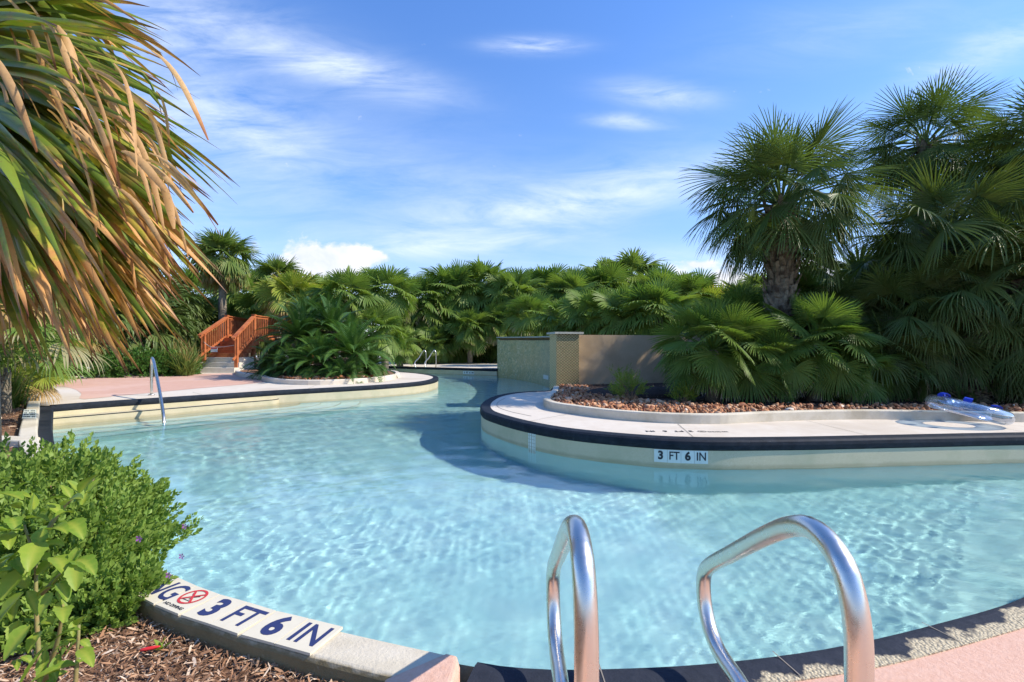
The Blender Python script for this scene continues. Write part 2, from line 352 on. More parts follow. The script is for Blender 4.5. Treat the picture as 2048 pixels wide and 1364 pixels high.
def leaf_mat(name, g1, g2, yellow, dry, thr=1.2, rough=.42, trans=.28, dryjit=.3, tip=None, rag=.3, spots=0):
    """col.r = distance along the blade, g = leaf random, b = segment random, a = dryness offset"""
    m, nt, b = newmat(name); at = N(nt, 'ShaderNodeAttribute', attribute_name='col'); sp = N(nt, 'ShaderNodeSeparateColor'); nt.links.new(at.outputs['Color'], sp.inputs[0])
    c = mixc(nt, sp.outputs[1], g1, g2)
    c = mixc(nt, math_(nt, 'MULTIPLY', sp.outputs[2], .35), c, yellow)
    k = math_(nt, 'ADD', math_(nt, 'ADD', sp.outputs[0], at.outputs['Alpha']), math_(nt, 'MULTIPLY_ADD', sp.outputs[2], dryjit, -dryjit/2))
    nz = noise(nt, objvec(nt), 14, 3); k = math_(nt, 'ADD', k, math_(nt, 'MULTIPLY_ADD', nz, rag, -rag/2))
    c = mixc(nt, math_(nt, 'MULTIPLY_ADD', k, 6, -6*(thr-.12), clamp=True), c, yellow)
    c = mixc(nt, math_(nt, 'MULTIPLY_ADD', k, 7, -7*thr, clamp=True), c, dry)
    if tip: c = mixc(nt, math_(nt, 'MULTIPLY_ADD', sp.outputs[0], 9, -9*.86, clamp=True), c, tip)
    if spots:
        sn = noise(nt, objvec(nt), 75, 5, .7); c = mixc(nt, math_(nt, 'MULTIPLY', math_(nt, 'MULTIPLY_ADD', sn, 8, -4.6, clamp=True), spots), c, (.16, .07, .03))
        st = noise(nt, objvec(nt), 9, 4, .6); c = mixc(nt, math_(nt, 'MULTIPLY', math_(nt, 'MULTIPLY_ADD', st, 5, -2.6, clamp=True), spots*.7), c, mixc(nt, .5, dry, (.2, .1, .04)))
    nt.links.new(c, b.inputs['Base Color']); b.inputs['Roughness'].default_value = rough+.08; b.inputs['Specular IOR Level'].default_value = .28
    tr = N(nt, 'ShaderNodeBsdfTranslucent'); nt.links.new(mixc(nt, 1, c, (1.25, 1.35, .7), 'MULTIPLY'), tr.inputs['Color'])
    mx = N(nt, 'ShaderNodeMixShader'); mx.inputs[0].default_value = trans
    nt.links.new(b.outputs[0], mx.inputs[1]); nt.links.new(tr.outputs[0], mx.inputs[2])
    nt.links.new(mx.outputs[0], nt.nodes['Material Output'].inputs['Surface']); return m
TAN, YEL = (.50, .31, .14), (.36, .34, .06)
M['sabal'] = leaf_mat('sabal_leaf', (.07, .125, .028), (.14, .20, .045), (.16, .19, .06), (.30, .22, .12), 1.25, .38, .22)
M['sabalfar'] = leaf_mat('sabal_leaf_far', (.10, .18, .04), (.20, .27, .06), (.26, .26, .07), (.38, .26, .11), 1.12, .45, .3)
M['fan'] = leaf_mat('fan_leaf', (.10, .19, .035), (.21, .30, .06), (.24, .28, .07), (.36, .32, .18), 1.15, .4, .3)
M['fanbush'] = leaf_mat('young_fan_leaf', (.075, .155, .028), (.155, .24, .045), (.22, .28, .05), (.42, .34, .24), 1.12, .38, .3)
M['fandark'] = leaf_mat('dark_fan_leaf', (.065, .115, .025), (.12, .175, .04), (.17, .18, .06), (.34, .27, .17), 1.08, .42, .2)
M['fangold'] = leaf_mat('golden_fan_leaf', (.16, .25, .035), (.30, .36, .055), (.42, .38, .08), (.46, .30, .13), .95, .45, .35)
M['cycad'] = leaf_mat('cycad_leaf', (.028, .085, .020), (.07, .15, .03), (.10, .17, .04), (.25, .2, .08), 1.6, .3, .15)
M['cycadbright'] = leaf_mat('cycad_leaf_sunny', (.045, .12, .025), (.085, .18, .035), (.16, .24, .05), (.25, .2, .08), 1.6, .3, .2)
M['near'] = leaf_mat('near_frond', (.07, .14, .022), (.22, .30, .035), (.46, .44, .06), (.62, .32, .11), .86, .34, .22, .6, (.14, .045, .025), .6, .75)
M['dryfrond'] = leaf_mat('dry_frond', (.50, .27, .10), (.72, .50, .26), (.60, .30, .10), (.36, .14, .05), .85, .5, .3, .5, None, .6, .7)
M['bush'] = leaf_mat('bush_leaf', (.11, .21, .035), (.25, .36, .06), (.28, .34, .08), (.3, .25, .1), 2, .45, .3)
M['sapling'] = leaf_mat('sapling_leaf', (.15, .26, .03), (.26, .36, .04), (.36, .40, .06), (.4, .3, .1), 2, .4, .38)
M['hedge'] = leaf_mat('hedge_leaf', (.035, .11, .02), (.08, .19, .03), (.14, .22, .04), (.3, .2, .1), 2, .35, .2)
M['grass'] = leaf_mat('grass_blade', (.08, .14, .03), (.17, .24, .05), (.30, .30, .08), (.46, .30, .13), .9, .5, .3)
M['feather'] = leaf_mat('feathery_leaf', (.10, .19, .04), (.24, .33, .04), (.5, .5, .05), (.4, .3, .1), 2, .5, .35)
M['flower'] = plain('purple_petal', (.45, .12, .45), .6)
M['whiteflower'] = plain('white_petal', (.85, .85, .82), .6)

# ------------------------------------------------------------------ pool outline, clockwise (left of travel = away from the water)
WZ, FZ = -0.33, -1.36
A_near = [(14, 3.95), (10, 3.9), (7, 3.8), (5, 3.45), (3.8, 2.98), (2.95, 2.5), (2.27, 2.145), (1.727, 1.951), (1.243, 1.805), (.947, 1.741), (.66, 1.697), (.392, 1.676),
          (.131, 1.671), (-.042, 1.69), (-.2, 1.73), (-.40, 1.745), (-.56, 1.797), (-.70, 1.85), (-.845, 1.90), (-.98, 1.96), (-1.12, 2.017), (-1.30, 2.107), (-2.03, 2.60), (-2.92, 3.36), (-3.9, 4.4), (-4.95, 5.25), (-8.45, 8.88)]
B_left = [(-8.45, 8.88), (-8.02, 9.45), (-7.35, 10.14), (-6.9, 10.6), (-6.3, 11.2), (-5.75, 11.75), (-4.87, 12.4), (-3.6, 13.45), (-2.75, 14.6), (-2.5, 15.9), (-2.72, 17.4), (-3.7, 19.2), (-4.74, 20.2), (-7, 21.4), (-12, 22.5)]
C_far = [(-12, 27.5), (-9, 26.6), (-5.8, 25), (-3.2, 23.8), (-.7, 22.5)]
D_wall = [(-.68, 22.6), (.0, 21.7), (.62, 20.4), (1.43, 17.3), (1.62, 15.2), (1.5, 12.95)]
E_isle = [(1.03, 12.5), (.94, 11.95), (.107, 11.46), (-.333, 10.72), (-.535, 9.76), (-.57, 8.95), (-.47, 8.14), (-.227, 7.57), (.178, 6.9), (.70, 6.33), (1.62, 5.82), (2.25, 5.68), (3.35, 5.7), (4.64, 5.82), (6.33, 5.98), (8, 6.05), (14, 6.2)]
SA, SB, SC, SD, SE = smooth(A_near, .08), smooth(B_left, .1), smooth(C_far, .3), smooth(D_wall, .25), smooth(E_isle, .08)
POOL = np.concatenate([SA, SB[1:], SC, SD, SE])

# basin
b = MB()
b.poly([POOL[::-1]], FZ)
fl = b.build('pool_floor', M['plaster']); tag(fl, kind='structure')
def wallstrip(path, z0, z1, mb):
    k = len(path); V = [(x, y, z0) for x, y in path]+[(x, y, z1) for x, y in path]
    mb.add(V, [(i, i+1, k+i+1, k+i) for i in range(k-1)])
b = MB(); wallstrip(np.concatenate([POOL, POOL[:1]]), FZ, WZ-.06, b); pw = b.build('pool_wall', M['plaster']); tag(pw, kind='structure')
b = MB(); wallstrip(np.concatenate([POOL, POOL[:1]]), WZ-.06, -.02, b); pb = b.build('pool_wall', M['band']); tag(pb, kind='structure')
receivers = [fl, pw, pb]
# steps along the left coping
stepdir = np.array([.764, -.645]); s0 = np.array([-8.45, 8.88])
nosings = []
b = MB()
for i in range(1, 6):
    d = .34*i; z = -.02-.17*i
    t1 = 3.6+.16*i
    al = np.array([.645, .764])
    back = [s0-stepdir*.04+al*t for t in np.linspace(-.6, t1+.3, 6)]
    arc = [s0+stepdir*d*math.sin(a)*1.0+al*(t1+d*1.1*math.cos(a)*.9) for a in np.linspace(0.0, math.pi/2, 10)]
    front = [s0+stepdir*d+al*t for t in np.linspace(t1-.2, -1.6, 8)]
    b.slab(np.array(back+arc+front), FZ-.05*i, z)
    path = np.array(([s0+stepdir*d+al*t for t in np.linspace(-1.6, t1-.2, 8)])+arc[::-1]); nl = MB(); nl.sweep(path, [(-.004, z-.012), (-.004, z+.003), (.012, z+.003), (.012, z-.012)][::-1]); nosings.append(nl)
    if i == 2: btop = b; b = MB()
receivers.append(btop.build('pool_steps', M['band'])); tag(receivers[-1], kind='structure')
stp = b.build('pool_steps', M['plaster']); tag(stp, kind='structure'); receivers.append(stp)
for nl in nosings: o_ = nl.build('pool_steps', M['coping']); tag(o_, kind='structure'); receivers.append(o_)

# water surface with real ripples
def water():
    uu = np.concatenate([np.linspace(-1.12, 1.12, 1000), np.linspace(1.13, 5.2, 260)])
    ys = np.exp(np.linspace(math.log(1.62), math.log(27.6), 720))
    U, Y = np.meshgrid(uu, ys); X = U*Y
    Z = np.full_like(X, WZ); r = np.random.default_rng(3)
    mod = 0.62+.5*np.sin(X*.9+1.2*np.sin(Y*.7))*np.sin(Y*1.1+.8*np.sin(X*.6+1))
    for i in range(110):
        lam = math.exp(r.uniform(math.log(.06), math.log(.75))); k = 2*math.pi/lam; a = r.uniform(0, 2*math.pi)
        amp = .00056*lam**(.95 if lam < .3 else .8)*(.75 if lam > .2 else (1.35 if lam < .12 else 1))
        fade = np.clip(lam/(.0048*Y)/3-0.6, 0, 1)
        Z += amp*fade*(mod if lam < .35 else 1)*np.sin(k*(math.cos(a)*X+math.sin(a)*Y)+r.uniform(0, 6.28)+.6*np.sin(X*1.3+Y*.9+i))
    ny, nx = X.shape; idx = np.arange(nx*ny).reshape(ny, nx)
    Q = np.stack([idx[:-1, :-1], idx[:-1, 1:], idx[1:, 1:], idx[1:, :-1]], -1).reshape(-1, 4)
    cx = X.ravel()[Q].mean(1); cyy = Y.ravel()[Q].mean(1)
    po = offset(POOL, .09)[::3]
    keep = inside(cx, cyy, po); Q = Q[keep]
    used = np.unique(Q); remap = np.zeros(nx*ny, int); remap[used] = np.arange(len(used))
    V = np.stack([X, Y, Z], -1).reshape(-1, 3)[used]
    m, nt, p = newmat('pool_water'); p.inputs['Base Color'].default_value = (.80, .97, .975, 1); p.inputs['Roughness'].default_value = 0.0
    p.inputs['IOR'].default_value = 1.33; p.inputs['Transmission Weight'].default_value = 1
    mp = N(nt, 'ShaderNodeMapping'); mp.inputs['Scale'].default_value = (1, 1.5, 1); nt.links.new(objvec(nt), mp.inputs[0])
    bp = N(nt, 'ShaderNodeBump'); bp.inputs['Strength'].default_value = .2; bp.inputs['Distance'].default_value = .008
    hgt = math_(nt, 'MULTIPLY', noise(nt, mp.outputs[0], 20, 4, .6, .8), ramp(nt, noise(nt, objvec(nt), .9, 3, .5), [(.3, (.35, .35, .35)), (.65, (1, 1, 1))]))
    nt.links.new(hgt, bp.inputs['Height']); nt.links.new(bp.outputs[0], p.inputs['Normal'])
    mb = MB(); mb.addq(V, remap[Q]); return mb.build('water', m, None, True)
wat = water(); tag(wat, kind='structure')
wat.cycles.is_caustics_caster = True
for o in receivers: o.cycles.is_caustics_receiver = True

# ground with the pool cut out
G = 700
b = MB(); b.poly([[(-G, -60), (G, -60), (G, G), (-G, G)], [tuple(p) for p in offset(POOL, .12)]], -.03)
tag(b.build('ground', M['ground']), kind='structure')
b = MB(); b.poly([[(-120, 44), (120, 44), (120, 52), (-120, 52)]], -.02); tag(b.build('road', M['road']), kind='structure')

# coping
prof = [(.0, -.11), (-.015, -.09), (-.02, -.05), (-.015, -.015), (.005, .004), (.03, .008), (.17, .008), (.17, -.11)]
def coping(path, label, mat, pr=prof, group='dark coping edges of the pool'):
    mb = MB(); mb.sweep(path, pr[::-1]); o = mb.build('coping', mat, None, False); tag(o, label, 'coping', group); return o
nearprof = [(.0, -.11), (-.015, -.09), (-.02, -.05), (-.015, -.015), (.005, .002), (.03, .008), (.05, .009), (.07, .009), (.09, .008), (.11, .007), (.13, .005), (.132, -.11)]
cutA = SA[SA[:, 0] > -.17]
def near_joint(x):
    i = np.argmin(np.abs(SA[:, 0]-x)+(SA[:, 1] > 4)*9); p = SA[i]; n = normals2(SA)[i]; jb = MB(); t = np.array([n[1], -n[0]])*.0022
    a, c = p-n*.012, p+n*.125; jb.add([(*(a-t), .0105), (*(c-t), .0105), (*(c+t), .0105), (*(a+t), .0105)], [(0, 1, 2, 3)]); tag(jb.build('coping_joint', M['joint']), kind='structure')
for x in (.30, .95, 1.66, 2.5): near_joint(x)
coping(cutA, 'dark blue coping with flaking paint under the two near grab rails', M['peeled'], nearprof)
hid = [(.0, -.11), (-.02, -.05), (0, 0), (.12, .0), (.12, -.11)]
SL = SA[SA[:, 0] <= -4.6]; mb = MB(); mb.sweep(SL, [(0, -.11), (-.02, -.05), (0, .002), (.2, .002), (.2, -.11)][::-1]); tag(mb.build('coping', M['coping']), 'broad slate strip in front of the pool steps at far left', 'coping', 'dark coping edges of the pool')
mb = MB(); mb.sweep(SA[(SA[:, 0] <= -.17) & (SA[:, 0] > -4.7)], [(d if d < .1 else .09, z) for d, z in hid][::-1]); lc = mb.build('coping', M['coping']); tag(lc, 'slate coping strip beside the long low curb on the left', 'coping', 'dark coping edges of the pool')
coping(SB, 'weathered grey coping around the pink deck and cycad bed', M['coping'])
coping(SC, 'dark coping at the far end of the pool below the small rails', M['coping'])
eprof = [(d, z*1.1) for d, z in prof]
coping(SE, 'dark blue coping around the rock planter island', M['coping'], eprof)

# decks
inA = offset(cutA, .125)
b = MB(); b.poly([[(-.2, -8), (14, -8)]+[tuple(p) for p in inA]], 0.0)
tag(b.build('near_deck', M['pink']), kind='structure')
inB = offset(SB, .12)
curb_in = [(-4.95, 5.02), (-8.3, 8.5), (-13.95, 14.25)]
lp = [(-8.8, 8.95), (-13.95, 14.2), (-14.6, 16), (-13.2, 19.4), (-13.4, 22.5), (-12, 22.7)]
b = MB(); b.poly([[tuple(p) for p in inB]+[(-12, 22.7), (-13.4, 22.5), (-13.2, 19.4), (-14.9, 16), (-14.1, 14.35), (-8.75, 8.9)]], 0.0)
tag(b.build('left_deck', M['beige']), kind='structure')
pk = [P(84, 761.5), P(240, 753.5), P(380, 748.5), P(470, 746.5), P(512, 752), P(532, 759), P(524, 765), P(470, 770.5), P(400, 776.5), P(300, 786), P(225, 793), P(168, 798.5), P(163, 788), P(150, 779), P(125, 773.5), P(84, 771.5)]
pk = smooth(pk, .4, True)
b = MB(); b.poly([[tuple(p) for p in pk]], .004); tag(b.build('pink_paving', M['pinkfar']), kind='structure')
# island deck
inE = offset(SE, .12)
b = MB(); b.poly([[tuple(p) for p in inE]+[(14, 16), (1.5, 13.2)]], 0.0); tag(b.build('island_deck', M['beige']), kind='structure')
# far deck
inC = offset(SC, .12)
b = MB(); b.poly([[tuple(p) for p in inC]+[(2.5, 22.2), (8, 24), (8, 29.5), (-4, 31), (-16, 33)]], 0.0); tag(b.build('far_deck', M['beige']), kind='structure')

def joint(a, c, w=.008):
    a, c = np.array(a), np.array(c); t = (c-a)/np.linalg.norm(c-a); n = np.array([-t[1], t[0]])*w/2; b = MB(); b.add([(*(a-n), .0045), (*(c-n), .0045), (*(c+n), .0045), (*(a+n), .0045)], [(0, 1, 2, 3)]); tag(b.build('deck_joint', M['joint']), kind='structure')
for a, c in (((.22, 7.05), (.95, 7.88)), ((2.2, 5.85), (2.35, 6.86)), ((4.4, 5.98), (4.35, 7.15)), ((6.6, 6.2), (6.6, 7.1)), ((-.3, 9.3), (.64, 9.3)), ((-5.2, 12.3), (-5.5, 13.65)), ((-2.9, 14.6), (-4.2, 15)), ((-6.9, 10.8), (-7.6, 11.5)), ((-3.0, 16.9), (-4.0, 16.7))): joint(a, c)
jp = smooth([(-.15, 10.2), (-.28, 9.4), (-.25, 8.7), (-.02, 8.1), (.3, 7.6)], .1)
b = MB(); b.sweep(jp, [(0, .002), (0, .005), (.007, .005), (.007, .002)][::-1]); tag(b.build('deck_joint', M['joint']), kind='structure')
# ------------------------------------------------------------------ curbs
def curb(path, w, h, name='curb', mat=None, zb=-.05, r=.018):
    pr = [(0, zb), (0, h-r), (r*.3, h-r*.3), (r, h), (w-r, h), (w-r*.3, h-r*.3), (w, h-r), (w, zb)]
    mb = MB(); mb.sweep(path, pr[::-1]); return mb.build(name, mat or M['curb'])
# planter curb on the island; travel so that the bed is on the left
plc = [(1.0, 11.6), (.86, 10.5), (.66, 9.55), (.58, 8.8), (.68, 8.3), (.95, 7.9), (1.43, 7.36), (1.98, 7.02), (2.4, 6.88), (2.95, 6.85), (3.6, 7.02), (4.4, 7.18), (5.38, 7.27), (6.4, 7.15), (7.4, 7.0), (10, 6.95), (14, 7.0)]
SP = smooth(plc, .12)
pc = curb(SP, .13, .14); pc.name = 'planter_curb'; tag(pc, 'curved cream curb holding the bed of orange rocks', 'curb')
# low curb on the left: inner (water side) edge, travelling away from the camera -> body lies to the left
cin = [(-.215, 1.577), (-.595, 1.703), (-.738, 1.756), (-.882, 1.807), (-1.02, 1.867), (-1.165, 1.926), (-1.35, 2.02), (-2.1, 2.5), (-3.0, 3.25), (-4.0, 4.25), (-4.95, 5.07), (-8.3, 8.5), (-13.95, 14.25)]
SCI = smooth(cin, .1)
root = empty('edging_curb', (-1.0, 1.8, 0)); tag(root, 'long low cream curb with dark lettered depth tiles, dividing mulch from pool', 'curb')
bpy.context.view_layer.update()
w_ = .158
cb = curb(SCI, w_, .117, 'curb_body', M['stained']); local(cb, root)  # outer side carries the stain and the painted shade
# tiles on the near stretch
def frame_at(u):        # u = distance along inner edge measured from the right end of the tiles
    pts = SCI; i0 = np.argmin(np.abs(pts[:, 0]+.595)); seg = pts[i0:]; d = np.concatenate([[0], np.cumsum(np.linalg.norm(np.diff(seg, axis=0), axis=1))])
    return np.array([np.interp(u, d, seg[:, 0]), np.interp(u, d, seg[:, 1])])
def text_mesh(name, s, size, mat, bold=0.0, shear=0.0, align='CENTER', extr=.0008):
    cu = bpy.data.curves.new(name, 'FONT'); cu.body = s; cu.size = size; cu.offset = bold; cu.shear = shear; cu.align_x = align; cu.align_y = 'CENTER'; cu.extrude = extr; cu.resolution_u = 4
    ob = bpy.data.objects.new(name, cu); COL.objects.link(ob); bpy.context.view_layer.update()
    me = bpy.data.meshes.new_from_object(ob.evaluated_get(bpy.context.evaluated_depsgraph_get())); bpy.data.objects.remove(ob)
    me.materials.clear(); me.materials.append(mat); o = bpy.data.objects.new(name, me); COL.objects.link(o); return o
def set_basis(o, origin, ex, ey, ez, scale=(1, 1, 1)):
    from mathutils import Matrix
    m = Matrix(((ex[0]*scale[0], ey[0]*scale[1], ez[0]*scale[2], origin[0]), (ex[1]*scale[0], ey[1]*scale[1], ez[1]*scale[2], origin[1]), (ex[2]*scale[0], ey[2]*scale[1], ez[2]*scale[2], origin[2]), (0, 0, 0, 1)))
    o.matrix_world = m
def sign_symbol(mb_red, mb_blk, r):
    k = 40; V = []; Fs = []
    for i in range(k):
        a = 2*math.pi*i/k; V += [(r*math.cos(a), r*math.sin(a), .0012), (r*.82*math.cos(a), r*.82*math.sin(a), .0012)]
    Fs = [(2*i, 2*((i+1) % k), 2*((i+1) % k)+1, 2*i+1) for i in range(k)]; mb_red.add(V, Fs)
    c, s = math.cos(R(-45)), math.sin(R(-45)); L, W = r*.86, r*.09
    for (cc, ss, zz) in ((c, s, .0016), (c, -s, .0017)):
        mb_red.add([(L*cc-W*ss, L*ss+W*cc, zz), (-L*cc-W*ss, -L*ss+W*cc, zz), (-L*cc+W*ss, -L*ss-W*cc, zz), (L*cc+W*ss, L*ss-W*cc, zz)], [(0, 1, 2, 3)])
    def ln(a, b_, w): 
        a = np.array(a)*r; b_ = np.array(b_)*r; t = (b_-a)/np.linalg.norm(b_-a); n = np.array([-t[1], t[0]])*w*r
        mb_blk.add([(*(a+n), .0009), (*(a-n), .0009), (*(b_-n), .0009), (*(b_+n), .0009)], [(0, 1, 2, 3)])
    ln((-.45, .35), (.1, -.05), .08); ln((.1, -.05), (.5, .25), .05); ln((-.1, .1), (-.3, -.4), .05); ln((-.6, -.5), (.55, -.5), .03); ln((.15, .0), (.05, -.35), .05)
TW = .1525
items = ['IN', '6', 'FT', '3', 'SYM', 'NG', 'NI', 'NI']
for i, it in enumerate(items[:7]):
    a = frame_at(i*TW+.002); c = frame_at((i+1)*TW-.003)
    ex = (a-c)/np.linalg.norm(a-c); ey = np.array([-ex[1], ex[0]])
    if ey[1] < 0: ey = -ey
    mid = (a+c)/2; outer = -ey
    wd = np.linalg.norm(a-c)
    b = MB(); b.box((0, 0, 0), (wd, .156, .009)); t = b.build('depth_tile', M['tile'])
    o3 = (mid[0]-ey[0]*.077, mid[1]-ey[1]*.077, .1225)
    set_basis(t, o3, (ex[0], ex[1], 0), (ey[0], ey[1], 0), (0, 0, 1)); bpy.context.view_layer.update(); local(t, root)
    bpy.context.view_layer.update()
    zt = .1275
    if it == 'SYM':
        r_, k_ = MB(), MB(); sign_symbol(r_, k_, .052)
        for nm, q in (('warning_ring', r_.build('warning_ring', M['red'])), ('diver_mark', k_.build('diver_mark', M['black']))):
            set_basis(q, (o3[0]+ey[0]*.018, o3[1]+ey[1]*.018, zt), (ex[0], ex[1], 0), (ey[0], ey[1], 0), (0, 0, 1)); bpy.context.view_layer.update(); q.parent = t; q.matrix_parent_inverse = t.matrix_world.inverted()
        q = text_mesh('lettering', 'NO DIVING', .02, M['black'], .0004)
        set_basis(q, (o3[0]-ey[0]*.055, o3[1]-ey[1]*.055, zt), (ex[0], ex[1], 0), (ey[0], ey[1], 0), (0, 0, 1), (1.1, 1, 1)); bpy.context.view_layer.update(); q.parent = t; q.matrix_parent_inverse = t.matrix_world.inverted()
    else:
        big = it in '36'
        q = text_mesh('lettering', it, .15, M['navy'], .006 if big else .0018)
        set_basis(q, (o3[0]+ey[0]*(-.002), o3[1]+ey[1]*(-.002), zt), (ex[0], ex[1], 0), (ey[0], ey[1], 0), (0, 0, 1), (.82 if not big else .95, 1, 1)); bpy.context.view_layer.update(); q.parent = t; q.matrix_parent_inverse = t.matrix_world.inverted()
def unit_(v): return v/max(1e-9, np.linalg.norm(v))
# pink rendered end of the curb, running back past the camera
b = MB()
pe = [(-.385, 1.455), (-.215, 1.579), (-.175, 1.565), (-.165, 1.53), (-.172, 1.43), (-.172, -3), (-.37, -3), (-.38, 1.38)]
b.slab(pe, -.05, .103)
b = MB()
loops = []
for zz_, ins in ((-.05, 0), (.098, 0), (.112, .004), (.119, .011), (.121, .02)):
    q_ = []
    for i in range(len(pe)):
        a_, p_, c_ = np.array(pe[i-1]), np.array(pe[i]), np.array(pe[(i+1) % len(pe)]); d1, d2 = unit_(p_-a_), unit_(c_-p_); n1_, n2_ = np.array([d1[1], -d1[0]]), np.array([d2[1], -d2[0]]); m_ = unit_(n1_+n2_); q_.append(p_+m_*ins/max(.5, m_ @ n1_))
    loops.append([(x, y, zz_) for x, y in q_])
kk_ = len(pe); b.add(sum(loops, []), [(i+j*kk_, i+(j+1)*kk_, (i+1) % kk_+(j+1)*kk_, (i+1) % kk_+j*kk_) for j in range(4) for i in range(kk_)]); b.poly([[(x, y) for x, y, _ in loops[-1]]], .121)
o = b.build('curb_end', M['pink']); tag(o, 'pink rendered end of the low curb beside the dark coping', 'curb')
# grey vent tile on the far stretch of the curb
q1, q2 = P(48, 819, .12), P(44, 837, .12); q3, q4 = P(73, 837, .12), P(73, 819, .12)
b = MB(); b.add([(*p, .1215) for p in (q1, q2, q3, q4)], [(0, 1, 2, 3)])
o = b.build('depth_tile', M['tilewhite']); bpy.context.view_layer.update(); local(o, root)
b = MB()
for t in (.18, .42, .62, .84):
    a = np.array(q1)*(1-t)+np.array(q2)*t; c = np.array(q4)*(1-t)+np.array(q3)*t
    for s_ in range(7):
        if (s_*3+int(t*10)) % 5 == 0: continue
        u0, u1 = .08+s_*.12, .17+s_*.12; p0 = a*(1-u0)+c*u0; p1 = a*(1-u1)+c*u1; dn = (np.array(q2)-np.array(q1))*.05
        b.add([(*(p0-dn), .123), (*(p1-dn), .123), (*(p1+dn), .123), (*(p0+dn), .123)], [(3, 2, 1, 0)])
q = b.build('lettering', M['black']); q.parent = o; q.matrix_parent_inverse = o.matrix_world.inverted(); q.matrix_world = q.matrix_world
# cross curb to the left, garden post, back curb of the pink deck
xc = curb([(-5.15, 5.28), (-5.9, 5.42), (-8, 5.5)], .2, .118); tag(xc, 'short cream curb branching left behind the leafy foreground bush', 'curb')
b = MB(); b.box((-14.25, 14.75, .12), (.42, .42, .36)); b.box((-14.25, 14.75, .32), (.48, .48, .05)); tag(b.build('garden_post', M['beige']), 'squat white block at the far end of the long low curb', 'post')
bc = curb(smooth([P(84, 760.5), P(240, 752.5), P(385, 747.2)], .5), .15, .07); tag(bc, 'thin cream edging between the pink deck and the hedge', 'curb')
# cycad bed on the peninsula
bed = [(-11.0, 19.9), (-9.8, 17.6), (-8.3, 16.1), (-7.2, 14.6), (-6.3, 13.85), (-5.4, 13.7), (-4.6, 14.2), (-4.1, 15.4), (-4.15, 17.2), (-4.9, 18.9), (-7, 20.5), (-10.6, 21.4)]
SBED = smooth(bed, .25, True)
b = MB(); prb = [(0, -.03), (0, .12), (-.02, .14), (-.13, .14), (-.15, .12), (-.15, -.03)]
ar = sum(SBED[i][0]*SBED[(i+1) % len(SBED)][1]-SBED[(i+1) % len(SBED)][0]*SBED[i][1] for i in range(len(SBED)))
b.sweep(SBED, prb if ar > 0 else [(-d, z) for d, z in prb[::-1]], True); o = b.build('bed_curb', M['beige']); tag(o, 'pale ring curb around the cycad bed', 'curb')
b = MB(); b.poly([[tuple(p) for p in SBED]], .10); tag(b.build('cycad_bed_mulch', M['mulch']), kind='structure')

# mulch beds and rocks -------------------------------------------------
oi = offset(SCI, w_-.01)
b = MB(); b.poly([[(-.37, -4), (-.375, 1.45)]+[tuple(p) for p in oi]+[(-16.5, 15), (-40, 22), (-40, -4)]], .045)
tag(b.build('mulch_bed', M['mulch']), kind='structure')
def chips(n, region, zf, smin, smax, r):
    mb = MB(); V = []; C = []; x0, x1, y0, y1, poly = region; cnt = 0
    while cnt < n:
        X = r.uniform(x0, x1, 4000); Y = r.uniform(y0, y1, 4000); ok = inside(X, Y, poly); X, Y = X[ok], Y[ok]
        k = min(len(X), n-cnt); X, Y = X[:k], Y[:k]; cnt += k
        L = r.uniform(smin, smax, k)*r.uniform(.5, 1, k); W = L*r.uniform(.06, .2, k); a = r.uniform(0, 6.28, k); pit = r.normal(0, .35, k); z = zf+r.uniform(0, .018, k)
        d = np.stack([np.cos(a)*np.cos(pit), np.sin(a)*np.cos(pit), np.sin(pit)], 1); s = np.stack([-np.sin(a), np.cos(a), r.normal(0, .4, k)], 1); up = np.cross(d, s)
        c = np.stack([X, Y, z], 1); L = L[:, None]; W = W[:, None]; bend = up*L*r.uniform(-.12, .12, (k, 1))
        pts = [c-d*L/2, c-d*L/4+s*W/2+bend, c-d*L/4-s*W/2+bend+up*W*.25, c+d*L/4+s*W/2+bend, c+d*L/4-s*W/2+bend+up*W*.25, c+d*L/2]
        V.append(np.stack(pts, 1)); g = r.uniform(0, 1, k)**1.25; C.append(np.repeat(np.stack([g*0, g, g, g*0], 1)[:, None, :], 6, 1))
    V = np.concatenate(V); C = np.concatenate(C); m = len(V); base = (np.arange(m)*6)[:, None]
    mb.V.append(V.reshape(-1, 3)); mb.C.append(C.reshape(-1, 4)); mb.n = m*6
    mb.F.append(base+np.array([[1, 2, 4, 3]])); mb.F.append(base+np.array([[0, 2, 1]])); mb.F.append(base+np.array([[3, 4, 5]]))
    return mb
mpoly = np.array([(-.39, .6), (-.39, 1.43)]+[tuple(p) for p in oi if p[0] > -6]+[(-7.5, 6), (-6, 3), (-3, .6)])
b = chips(30000, (-3.0, -.38, .9, 2.6, mpoly), .05, .012, .055, np.random.default_rng(5)); tag(b.build('mulch', M['chip']), 'loose brown bark mulch beside the low curb', 'mulch', kind='stuff')
b = chips(6000, (-12, -4, 4.5, 11, np.array([tuple(p) for p in oi if p[0] < -4]+[(-12, 11), (-12, 4.5), (-5, 4.5)])), .05, .04, .12, np.random.default_rng(6)); tag(b.build('mulch', M['chip']), 'reddish bark mulch left of the long curb', 'mulch', kind='stuff')

